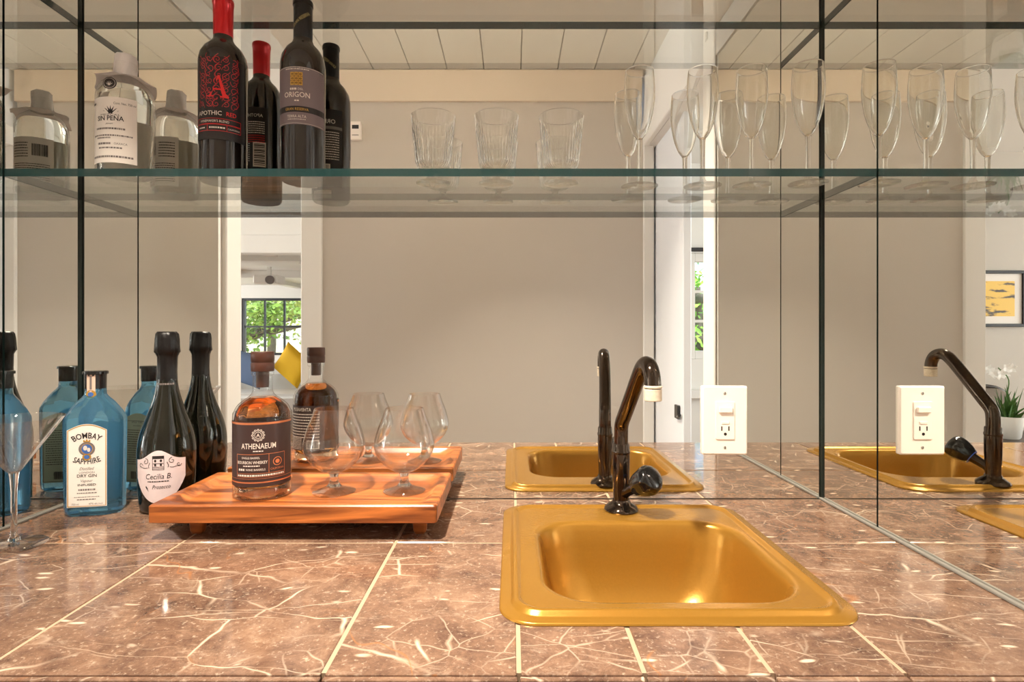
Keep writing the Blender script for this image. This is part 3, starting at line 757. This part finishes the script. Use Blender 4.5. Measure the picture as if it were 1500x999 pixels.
p = Print(); p.text('Distilled', 0, .0755, .0048, .021, shear=.35); p.text('LONDON', 0, .0702, .0030, .022); p.text('Vapour', 0, .0562, .0046, .017, shear=.35)
p.dashes(-.012, .012, .0425, .0028, 3); p.dashes(-.014, .014, .0378, .0016, 4); p.dashes(-.018, .018, .0318, .0010, 7); p.dashes(-.014, .014, .0275, .0016, 5); p.text('750 ml', -.0165, .0195, .0032, .010); p.text('47% alc./vol', .0125, .0195, .0030, .020)
p.disc(0, .1095, .0118, .0112, 24, .0088); p.build('small_print', M_GREY, lb, fw(.0009))
p = Print(); p.disc(0, .1095, .0078, .0078, 20); p.disc(0, .0965, .0040, .0034, 16); p.build('crest', M_BLUEP, lb, fw(.0010))
p = Print(); p.disc(0, .0965, .0064, .0054, 20, .0040); p.disc(0, .1095, .0088, .0088, 24, .0078); p.rect(-.005, .005, .1205, .1222); p.disc(-.004, .1228, .0012); p.disc(0, .1234, .0015); p.disc(.004, .1228, .0012); p.build('crest_gold', M_GOLDP, lb, fw(.0011))
p = Print(); p.disc(-.0022, .111, .0030, .0040, 12); p.disc(.0028, .108, .0024, .0034, 12); p.build('crest_pale', M_PALE, lb, fw(.0012))
sl = Print(); sl.rect(-.0062, .0062, .196, .2285); sl = sl.build('neck_strip', pmat('strip_pink', (224, 196, 176), .6), bt, cyl_wrap(lambda v: .0152, .0004))
p = Print(); p.ribbon([(0, .204), (0, .226)], .003); p.build('strip_print', M_GREY, sl, cyl_wrap(lambda v: .0152, .0006))
p = Print(); p.disc(.000, .196, .0074, .0068, 18); p.build('strip_seal', M_GOLDP, sl, cyl_wrap(lambda v: .0152, .0008))
p = Print(); p.disc(.000, .196, .0040, .0036, 14); p.build('seal_blue', M_BLUEP, sl, cyl_wrap(lambda v: .0152, .0010))
bl = patch(-.0285, .0285, .018, .136, 24, 6, top=lambda u: arch(u)-.003).build('back_label', pmat('label_green_grey', (112, 122, 108), .6), bt, fw(.0006, True))
p = Print(); p.text('DRY GIN', 0, .128, .004, .026); p.text('LONDON', 0, .122, .0026, .02)
for i in range(16): p.dashes(-.023, .023, .114-.0042*i, .0016, 150+i)
p.barcode(-.010, .016, .024, .038, 8); p.frame(-.027, .027, .0195, .1325, .0008); p.build('lettering', M_INK, bl, fw(.0009, True))
# --- prosecco
bt = empty('prosecco_bottle', (-.583, .949, CT), 'dark bulbous prosecco bottle with foil top and pale curved label', 'bottle', R(15))
pk = [(.036, .001), (.0395, .006), (.0412, .020), (.0432, .050), (.0440, .085), (.0437, .105), (.0395, .130), (.0270, .166), (.0185, .195), (.0145, .222), (.0138, .245), (.0138, .262)]
pf = [(0, .010), (.025, .008), (.034, 0)]+spline(pk, 5)+[(0, .262)]
link_mesh('bottle_body', lathe(pf, 72), M_PROS, bt, smooth=40)
def fold(a, z): return 1+(.035*math.sin(11*a+z*90)+.02*math.sin(23*a) if z > .255 else .012*math.sin(9*a))
cpo = link_mesh('foil', lathe([(.0156, .205), (.0152, .212), (.0146, .232), (.0148, .256), (.0172, .262), (.0188, .264), (.0182, .274), (.0178, .286), (.0168, .2945), (.0140, .2985), (0, .2985)], 64, fold), M_BLKFOIL, bt, smooth=60)
rfp = prof_r([(r, z) for r, z in spline(pk, 5)])
wp = lambda off, back=False: cyl_wrap(rfp, off, back)
ltop = lambda u: .088+.018*math.exp(-(u/.022)**2)+.004*max(0, abs(u)/.04-.55)
lbot = lambda u: .020+.040*(abs(u)/.040)**2.2
lb = patch(-.040, .040, 0, 0, 36, 14, top=ltop, bot=lbot).build('front_label', M_PINKL, bt, wp(.0004))
p = Print(); p.frame(-.0085, .0085, .0745, .0975, .0007); p.rect(-.0085, .0085, .0925, .0975); p.rect(-.0075, .0075, .0845, .0855)
for a in (-.004, .004):
    p.disc(a, .0895, .0017, .0022, 10); p.rect(a-.0014, a+.0014, .081, .0845)
for i in range(3): p.rect(-.008, .008, .0762+.0016*i, .0767+.0016*i)
for s in (-1, 1):
    p.spiral(s*.0195, .0885, .0052, 1.1, PI/2, .0010, s); p.ribbon([(s*(.0135+.001*math.sin(t)), .078+.0018*t) for t in range(6)], .0010)
    p.spiral(s*.029, .0815, .0042, 1.0, 0, .0009, -s); p.ribbon([(s*(.016+.0024*t), .0785-.001*math.sin(t*.8)) for t in range(7)], .0008)
p.text('Cecilia B.', 0, .0600, .0088, .038, shear=.2); p.dashes(-.016, .015, .0550, .0018, 21); p.text('Prosecco', .004, .0440, .0064, .026, shear=.35)
p.poly([(-.020, .047), (-.015, .040), (-.0165, .0455), (-.019, .0490)])
p.build('lettering', M_INK, lb, wp(.0007))
p = Print(); p.dashes(-.015, .015, .2095, .003, 51); p.build('neck_print', M_GREY, cpo, cyl_wrap(lambda v: .0158, .0005))
# --- bourbon
BZ = CT+TF
bt = empty('bourbon_bottle', (-.391, .880, BZ), 'amber bourbon bottle with dark brown label and brown stopper', 'bottle', R(21))
pk = [(.0405, .001), (.0425, .004), (.0430, .012), (.0430, .118), (.0415, .130), (.0365, .1405), (.0280, .1485), (.0195, .1545), (.0152, .161), (.0143, .170), (.0143, .186)]
pf = [(0, .008), (.034, .006), (.038, 0)]+pk+[(0.0100, .186), (.0100, .160)]
link_mesh('bottle_glass', lathe(pf[:3]+spline(pk, 4)+[(.0165, .187), (.0165, .1925), (.0100, .193), (.0100, .188)], 64), M_BOTTLEG, bt, smooth=35)
lq = [(0, .020), (.032, .0185), (.0385, .0195), (.0405, .024), (.0408, .118), (.0390, .130), (.0340, .1395), (.0262, .147), (.0180, .1528), (0, .1528)]
link_mesh('liquid', lathe(lq, 64), M_AMBER, bt, smooth=35)
link_mesh('glass_heel', lathe([(0, .0085), (.034, .0065), (.038, .0012), (.0412, .0042), (.0418, .012), (.0400, .0185), (.032, .0178), (0, .0192)], 64), pmat('heel_glass', (244, 206, 170), 0, trans=1, ior=1.45), bt, smooth=40)
stp = link_mesh('stopper', lathe([(0, .193), (.0168, .1932), (.0172, .197), (.0172, .205), (.0166, .2060), (.0166, .2075), (.0172, .2085), (.0172, .2215), (.0162, .2235), (0, .2235)], 48), M_CORK, bt, smooth=40)
link_mesh('cork', lathe([(0, .168), (.0092, .168), (.0095, .172), (.0095, .192), (0, .192)], 32), M_CORK, stp, smooth=40)
wb = lambda off, back=False: cyl_wrap(lambda v: .0430, off, back)
lb = patch(-.060, .054, .022, .120, 40, 4).build('front_label', M_BRNL, bt, wb(.0003))
p = Print(); p.rect(-.060, .054, .1155, .1185); p.rect(-.060, .054, .0280, .0300); p.rect(-.060, .054, .0345, .0350); p.frame(-.038, .036, .0370, .0715, .0007); p.rect(.0105, .0112, .0425, .0715); p.rect(-.038, .036, .0422, .0428)
p.text('CALIFORNIA', .0235, .0465, .0030, .021); p.disc(.0235, .0585, .0070, .0066, 24, .0058); p.disc(.0235, .0585, .0034, .0032, 14)
p.build('copper_print', M_COPPER, lb, wb(.0006))
p = Print(); p.text('ATHENAEUM', -.004, .0795, .0082, .050, weight=.006); p.text('SINGLE BARREL', -.0150, .0645, .0030, .027); p.text('BOURBON WHISKEY', -.0135, .0570, .0044, .045, weight=.008)
p.dashes(-.026, -.002, .0530, .0018, 31); p.text('WINE BARRELS', -.008, .0468, .0030, .028); p.dashes(-.034, -.024, .0468, .0030, 33); p.dashes(-.036, .034, .0384, .0024, 34); p.dashes(-.011, .003, .0752, .0014, 35)
p.disc(-.004, .0998, .0050, .0050, 20, .0044); p.text('A', -.004, .0972, .0052)
for i in range(12):
    a = 2*PI*i/12; p.disc(-.004+.0078*math.cos(a), .0998+.0078*math.sin(a), .0017, .0017, 8, .0010)
p.build('lettering', M_PALE, lb, wb(.0006))
bl = patch(-.046, .046, .026, .112, 32, 3).build('back_label', M_BRNL, bt, wb(.0003, True))
p = Print(); p.text('ATHENAEUM', 0, .1015, .0066, .042)
for i in range(9): p.dashes(-.036, .036, .0945-.0055*i, .0020, 200+i)
for i in range(8): p.dashes(-.002, .036, .0480-.0028*i, .0012, 230+i)
p.rect(-.036, -.012, .029, .046); p.build('lettering', M_PALE, bl, wb(.0006, True))
p = Print(); p.barcode(-.034, -.014, .0305, .0445, 5); p.build('barcode', M_INK, bl, wb(.0008, True))

# ------------------------------------------------------------------ wall box and pocket door seen in the mirrors
th = empty('wall_box', (-.655, YW, ZC+.843), 'small white plastic box on the beige wall', 'wall box')
box('housing', -.022, .022, 0, .024, -.038, .038, M_PLATE, th, .003); box('display', -.014, .014, .0235, .0246, .006, .022, M_SLOT, th); box('painted_vent_shade', -.014, .014, .0235, .0245, -.022, -.019, M_GREY, th)  # last strip is added: grey colour paints the shade of a vent slot
pd = struct('door_1', .605, .635, YW-.12, .015, .01, ZC+.80, M_WHITE, .003); pd.data.materials.clear(); pd.data.materials.append(pmat('door_grey_white', (236, 237, 240), .45))
lt = box('latch', .594, .6045, -.055, -.015, .905, .955, M_BLACKG, None, .002); lt.parent = pd; lt.location = Vector(lt.location)-Vector(pd.location)
l2 = link_mesh('latch_lever', tube([(.598, -.02, .915), (.596, -.004, .915), (.595, .006, .924)], .006, 14), M_BLACKG, None, smooth=50); l2.parent = pd; l2.location = -Vector(pd.location)

# ------------------------------------------------------------------ room on the right (beyond the pocket door)
struct('wall_right_far', 2.9, 3.0, -2.2, 1.6, 0, 2.45, M_WHITE)
struct('wall_right_end', .66, 3.0, 1.5, 1.6, 0, 2.45, M_WHITE)
struct('ceiling_right', .66, 3.0, -2.2, 1.6, 2.45, 2.55, M_WHITE)
struct('wall_right_side', .66, .72, -2.2, YW-.11, 0, 2.45, M_WHITE)
WX0, WX1, WZ0, WZ1 = 1.345, 2.0, ZC-.14, ZC+.515
struct('wall_right_window_1', .66, WX0-.06, -2.2, -2.1, 0, 2.45, M_WHITE)
struct('wall_right_window_2', WX1+.06, 3.0, -2.2, -2.1, 0, 2.45, M_WHITE)
struct('wall_right_window_3', WX0-.06, WX1+.06, -2.2, -2.1, 0, WZ0-.06, M_WHITE)
struct('wall_right_window_4', WX0-.06, WX1+.06, -2.2, -2.1, WZ1+.06, 2.45, M_WHITE)
def window(name, x0, x1, y, z0, z1, nx, nz, fmat, bar=.02, fr=.06, sill=True):
    e = empty(name, ((x0+x1)/2, y, z0), None, None); e['kind'] = 'structure'
    cx = (x0+x1)/2
    for a, b, c, d in ((x0-fr, x0, z0-fr, z1+fr), (x1, x1+fr, z0-fr, z1+fr), (x0, x1, z0-fr, z0), (x0, x1, z1, z1+fr)):
        box('frame', a-cx, b-cx, -.04, .03, c-z0, d-z0, fmat, e, .003)
    for i in range(1, nx):
        u = x0+(x1-x0)*i/nx-cx; box('muntin', u-bar/2, u+bar/2, -.02, .012, 0, z1-z0, fmat, e)
    for j in range(1, nz):
        v = (z1-z0)*j/nz; box('muntin', x0-cx, x1-cx, -.018, .010, v-bar/2, v+bar/2, fmat, e)
    for i in range(nx):
        for j in range(nz):
            a = x0+(x1-x0)*i/nx-cx; b = x0+(x1-x0)*(i+1)/nx-cx; c = (z1-z0)*j/nz; d = (z1-z0)*(j+1)/nz
            box('pane', a+bar/2, b-bar/2, -.006, -.002, c+bar/2, d-bar/2, M_PANE, e)
    return e
window('window_1', WX0, WX1, -2.15, WZ0, WZ1, 3, 3, M_WHITE, .02, .06)
tag(box('window_blind', WX0-.05, WX1+.05, -2.095, -2.06, WZ1+.07, WZ1+.095, M_BLKL, None, .003), 'dark roller blind rail above the small window', 'blind')
struct('trim_13', WX0-.2, WX1+.2, -2.1, -2.02, WZ0-.34, WZ0-.28, M_WHITE, .004)

# ------------------------------------------------------------------ living room on the left
LY = -7.0; LC = ZC+.75
struct('wall_living_side', -6.2, -6.1, LY-.1, 1.6, 0, 2.6, M_WHITE)
struct('wall_living_back', -6.2, -.885, 1.5, 1.6, 0, 2.6, M_WHITE)
struct('ceiling_living_near', -6.2, -.90, -2.1, 1.6, 2.5, 2.6, M_WHITE)
struct('ceiling_living_far', -6.2, -.90, LY-.1, -2.1, LC, LC+.1, M_WHITE)
struct('wall_living_inner', -.90, -.80, LY-.1, YW-.13, 0, 2.6, M_WHITE)
struct('wall_partition_1', -6.1, -2.10, -2.1, -2.0, 0, 2.5, M_WALL)
struct('wall_partition_2', -2.10, -.90, -2.1, -2.0, ZC+.56, 2.5, M_WHITE)
struct('trim_14', -2.10, -.90, -2.0, -1.985, ZC+.56, ZC+.69, M_CREAM, .004)
# far wall with black-framed window
LX0, LX1, LZ0, LZ1 = -4.30, -2.72, ZC-.335, ZC+.50
struct('wall_far_1', -6.2, LX0-.04, LY-.1, LY, 0, LC, M_WHITE); struct('wall_far_2', LX1+.04, -.8, LY-.1, LY, 0, LC, M_WHITE)
struct('wall_far_3', LX0-.04, LX1+.04, LY-.1, LY, 0, LZ0-.04, M_WHITE); struct('wall_far_4', LX0-.04, LX1+.04, LY-.1, LY, LZ1+.04, LC, M_WHITE)
window('window_2', LX0, LX1, LY-.05, LZ0, LZ1, 5, 2, pmat('black_frame', (28, 30, 34), .4), .028, .04)
struct('trim_15', LX0-.14, LX1+.14, LY+.001, LY+.05, LZ0-.16, LZ0-.05, M_WHITE, .004)
for i, (yy, zz) in enumerate(((-3.2, .10), (-4.9, .09))):
    struct('trim_%d' % (16+i), -6.1, -.90, yy-.06, yy+.06, LC-zz, LC, M_CREAM, .004)
for i, xx in enumerate((-3.4, -2.2)):
    struct('trim_%d' % (18+i), xx-.06, xx+.06, LY, -2.1, LC-.06, LC, M_WHITE, .004)
# ceiling spotlight
tl = empty('ceiling_projector', (-2.81, -4.5, LC), 'white projector hung from the living room ceiling', 'projector')
box('drop_rod', -.02, .02, -.02, .02, -.10, 0, M_WHITE, tl); box('housing', -.14, .14, -.12, .12, -.20, -.10, M_WHITE, tl, .015)
l3 = link_mesh('lens', lathe([(0, .03), (.045, .03), (.05, 0), (0, 0)], 24), M_GREY, tl, (.06, .12, -.16), 40); l3.rotation_euler = (-PI/2, 0, 0)
# sofa with cushions
M_SOFA = pmat('sofa_cloth', (222, 220, 216), .85, bump=(200, .3))
sf = empty('sofa', (-3.0, -5.4, 0), 'white upholstered sofa under the black framed window', 'sofa')
box('seat', -1.0, 1.0, -.42, .42, .18, .44, M_SOFA, sf, .05, seg=3, smooth=50); box('backrest', -1.0, 1.0, -.52, -.30, .18, .70, M_SOFA, sf, .06, seg=3, smooth=50)
for s in (-1, 1): box('arm', s*1.0-.11, s*1.0+.11, -.5, .42, .18, .60, M_SOFA, sf, .05, seg=3, smooth=50)
for s in (-1, 1):
    for t in (-1, 1): box('leg', s*.95-.03, s*.95+.03, t*.36-.03, t*.36+.03, 0, .18, M_DARKW, sf)
def cushion(loc, size, rot, mat, label):
    n = 18; vs, fs = [], []
    for side in (1, -1):
        b = len(vs)
        for i in range(n+1):
            for j in range(n+1):
                u, v = i/n*2-1, j/n*2-1; f = (1-u**4)*(1-v**4); pin = 1-.10*(1-abs(u))*0-.07*(1-u*u)*abs(v)**3-.0
                pin2 = 1-.07*(1-v*v)*abs(u)**3
                vs.append((u*size/2*pin2, side*.30*size*.5*max(f, 0)**.5, v*size/2*pin))
        for i in range(n):
            for j in range(n):
                q = b+i*(n+1)+j; fs.append((q, q+1, q+n+2, q+n+1) if side == 1 else (q, q+n+1, q+n+2, q+1))
    me = bpy.data.meshes.new('cushion'); me.from_pydata(vs, [], fs)
    bm = bmesh.new(); bm.from_mesh(me); bmesh.ops.remove_doubles(bm, verts=bm.verts, dist=.0005); bmesh.ops.recalc_face_normals(bm, faces=bm.faces); bm.to_mesh(me); bm.free()
    o = link_mesh('cushion', me, mat, None, loc, 180); o.rotation_euler = rot
    return tag(o, label, 'cushion', 'sofa cushions')
cushion((-2.90, -5.42, .775), .46, (R(-14), R(40), R(8)), pmat('cushion_yellow', (226, 178, 24), .8, bump=(150, .3)), 'mustard yellow cushion on the white sofa')
cushion((-3.50, -5.40, .735), .46, (R(-14), R(18), 0), pmat('cushion_blue', (104, 124, 158), .8, bump=(150, .3)), 'blue grey cushion on the white sofa')
cushion((-2.36, -5.39, .765), .50, (R(-14), R(-6), R(-6)), pmat('cushion_white', (240, 238, 234), .8, bump=(150, .3)), 'white cushion on the white sofa')
# picture on the partition
pc = empty('framed_picture', (-2.352, -2.0, ZC+.235), 'black framed picture with white mat and yellow field', 'picture')
for a, b, c, d in ((-.184, .184, .178, .20), (-.184, .184, -.20, -.178), (-.184, -.166, -.178, .178), (.166, .184, -.178, .178)):
    box('frame', a, b, 0, .025, c, d, M_BLKL, pc, .002)
box('mat', -.166, .166, 0, .012, -.178, .178, M_LABEL, pc)
mpic = bpy.data.materials.new('yellow_field'); mpic.use_nodes = True
n_ = mpic.node_tree.nodes; l_ = mpic.node_tree.links; tc = n_.new('ShaderNodeTexCoord'); mp = n_.new('ShaderNodeMapping'); mp.inputs['Scale'].default_value = (6, 1, 22)
ns = n_.new('ShaderNodeTexNoise'); ns.inputs['Scale'].default_value = 1.2; ns.inputs['Detail'].default_value = 4; cr = n_.new('ShaderNodeValToRGB')
cr.color_ramp.elements[0].position = .40; cr.color_ramp.elements[0].color = (*lin((70, 62, 58)), 1); cr.color_ramp.elements[1].position = .47; cr.color_ramp.elements[1].color = (*lin((240, 196, 88)), 1)
l_.new(tc.outputs['Object'], mp.inputs[0]); l_.new(mp.outputs[0], ns.inputs['Vector']); l_.new(ns.outputs[0], cr.inputs[0]); l_.new(cr.outputs[0], n_['Principled BSDF'].inputs['Base Color'])
box('print', -.115, .115, .0121, .014, -.125, .125, mpic, pc)
# side table with potted orchid
stb = empty('side_table', (-1.98, -1.22, 0), 'dark wooden side table with orchid pot on it', 'table')
box('table_top', -.42, .42, -.24, .24, .585, .615, M_DARKW, stb, .004)
for s in (-1, 1):
    for t in (-1, 1): box('leg', s*.38-.02, s*.38+.02, t*.2-.02, t*.2+.02, 0, .585, M_DARKW, stb)
po = empty('potted_orchid', (-1.72, -1.20, .615), 'white orchid with grassy leaves in a white pot', 'plant')
link_mesh('pot', lathe([(0, 0), (.055, 0), (.062, .01), (.072, .09), (.075, .125), (.070, .125), (.066, .10), (0, .10)], 40), M_WHITE, po, smooth=50)
M_LEAF = pmat('leaf_green', (74, 112, 48), .5, noise=(20, .3)); M_PETAL = pmat('petal_white', (246, 244, 240), .6)
RL = random.Random(11)
for i in range(34):
    a = RL.uniform(0, 2*PI); L = RL.uniform(.10, .22); sp = RL.uniform(.1, .6); w_ = RL.uniform(.004, .010)
    b0 = Vector((RL.uniform(-.035, .035), RL.uniform(-.035, .035), .095)); d = Vector((math.cos(a)*sp, math.sin(a)*sp, 1)).normalized(); sd_ = Vector((-math.sin(a), math.cos(a), 0))
    vs = []; 
    for k in range(5):
        t = k/4; c = b0+d*L*t+Vector((math.cos(a), math.sin(a), -.6))*sp*.10*t*t; ww = w_*math.sin(PI*(.18+.82*t))+.0005
        vs += [tuple(c-sd_*ww), tuple(c+sd_*ww+Vector((0, 0, .001)))]
    me = bpy.data.meshes.new('leaf'); me.from_pydata(vs, [], [(2*k, 2*k+1, 2*k+3, 2*k+2) for k in range(4)])
    link_mesh('leaf', me, M_LEAF, po, smooth=180)
pth = spline([(0, 0, .09), (.01, .0, .20), (.0, .01, .33), (.06, .01, .40), (-.0, .02, .375)][:4], 5)
link_mesh('flower_stalk', tube(pth, .003, 8), M_LEAF, po, smooth=60)
for i in range(9):
    c = Vector((RL.uniform(-.06, .12), RL.uniform(-.03, .04), .37+RL.uniform(-.02, .04))); vs, fs = [], []
    for k in range(5):
        a = 2*PI*k/5+i; u = Vector((math.cos(a), .3, math.sin(a))); s_ = Vector((-math.sin(a), 0, math.cos(a))); b = len(vs)
        vs += [tuple(c), tuple(c+u*.016+s_*.011), tuple(c+u*.030), tuple(c+u*.016-s_*.011)]; fs.append((b, b+1, b+2, b+3))
    me = bpy.data.meshes.new('flower'); me.from_pydata(vs, [], fs); link_mesh('flower', me, M_PETAL, po)
# upholstered chair behind the side table
M_TAUPE = pmat('taupe_cloth', (128, 116, 104), .85, bump=(180, .3))
ch = empty('dining_chair', (-2.12, -1.70, 0), 'taupe upholstered chair with dark frame behind the side table', 'chair')
box('seat', -.24, .24, -.19, .19, .40, .48, M_TAUPE, ch, .03, seg=3, smooth=50)
bp_ = [[(x, y, z) for x, y in rrect(0, 0, .46-2*i, .34-2*i, .12-i, 6)] for i, z in ((.015, 0), (0, .015), (0, .045), (.015, .06))]
bo = link_mesh('backrest', loft(bp_, True), M_TAUPE, ch, (0, -.16, .66), 50); bo.rotation_euler = (PI/2, 0, 0)
link_mesh('top_rail', tube(spline([(-.235, -.19, .62), (-.225, -.19, .74), (-.15, -.19, .825), (0, -.19, .845), (.15, -.19, .825), (.225, -.19, .74), (.235, -.19, .62)], 5), .013, 12), M_DARKW, ch, smooth=50)
for s in (-1, 1):
    for t in (-1, 1): link_mesh('leg', tube([(s*.21, t*.155, 0), (s*.20, t*.15, .42)], [.013, .019], 10), M_DARKW, ch, smooth=50)

# ------------------------------------------------------------------ outdoors
gr = bpy.data.meshes.new('ground'); gr.from_pydata([(-40, -60, -.3), (40, -60, -.3), (40, 20, -.3), (-40, 20, -.3)], [], [(0, 1, 2, 3)])
tag(link_mesh('ground', gr, pmat('dry_grass', (214, 200, 150), .9, noise=(.6, .2))), kind='structure')
def tree(loc, h, r, label, seed, nleaf=2600, leaf=.07, col=(96, 134, 48), branches=True, cz=0):
    Rn = random.Random(seed); e = empty('tree', loc, label, 'tree')
    M_B = pmat('bark', (92, 84, 74), .9, noise=(9, .35)); M_F = pmat('foliage_%d' % seed, col, .6, noise=(1.7, .45))
    link_mesh('trunk', tube(spline([(0, 0, 0), (.1, .05, h*.35), (.05, .1, h*.7)], 5), [.16-.006*i for i in range(11)], 12), M_B, e, smooth=60)
    if branches:
        for k in range(5):
            a = Rn.uniform(0, 2*PI); z0 = h*Rn.uniform(.3, .6); L = r*Rn.uniform(.7, 1.1)
            pp = spline([(.05, .05, z0), (math.cos(a)*L*.5, math.sin(a)*L*.5, z0+.25+Rn.uniform(-.1, .2)), (math.cos(a)*L, math.sin(a)*L, z0+Rn.uniform(.1, .8))], 5)
            link_mesh('branch', tube(pp, [.09-.006*i for i in range(11)], 10), M_B, e, smooth=60)
    vs, fs = [], []; cl = [(Vector((Rn.gauss(0, r*.45), Rn.gauss(0, r*.4), h*.62+cz+Rn.gauss(0, h*.2))), Rn.uniform(.25, .55)*r*.5) for _ in range(34)]
    for i in range(nleaf):
        c, s = Rn.choice(cl); p0 = c+Vector((Rn.gauss(0, s*.6), Rn.gauss(0, s*.6), Rn.gauss(0, s*.5)))
        if p0.z < .1: continue
        d1 = Vector((Rn.gauss(0, 1), Rn.gauss(0, 1), Rn.gauss(0, .6))).normalized(); d2 = d1.cross(Vector((Rn.gauss(0, 1), Rn.gauss(0, 1), Rn.gauss(0, 1)))).normalized()
        s1 = leaf*Rn.uniform(.6, 1.2); b = len(vs); vs += [tuple(p0-d1*s1), tuple(p0+d2*s1*.5), tuple(p0+d1*s1), tuple(p0-d2*s1*.5)]; fs.append((b, b+1, b+2, b+3))
    me = bpy.data.meshes.new('foliage'); me.from_pydata(vs, [], fs)
    tag(link_mesh('foliage', me, M_F, e), kind='stuff')
tree((-7.0, -11.2, -.3), 3.6, 2.3, 'spreading oak tree outside the black framed window', 5, 4200, .09, (120, 150, 60))
tree((-8.2, -17.0, -.3), 4.2, 2.2, 'second oak tree further from the black framed window', 9, 4200, .10, (150, 165, 80))
tree((2.3, -5.4, -.3), 3.0, 1.3, 'bright green bushy tree outside the small white window', 13, 4200, .06, (140, 196, 62), cz=-.5)
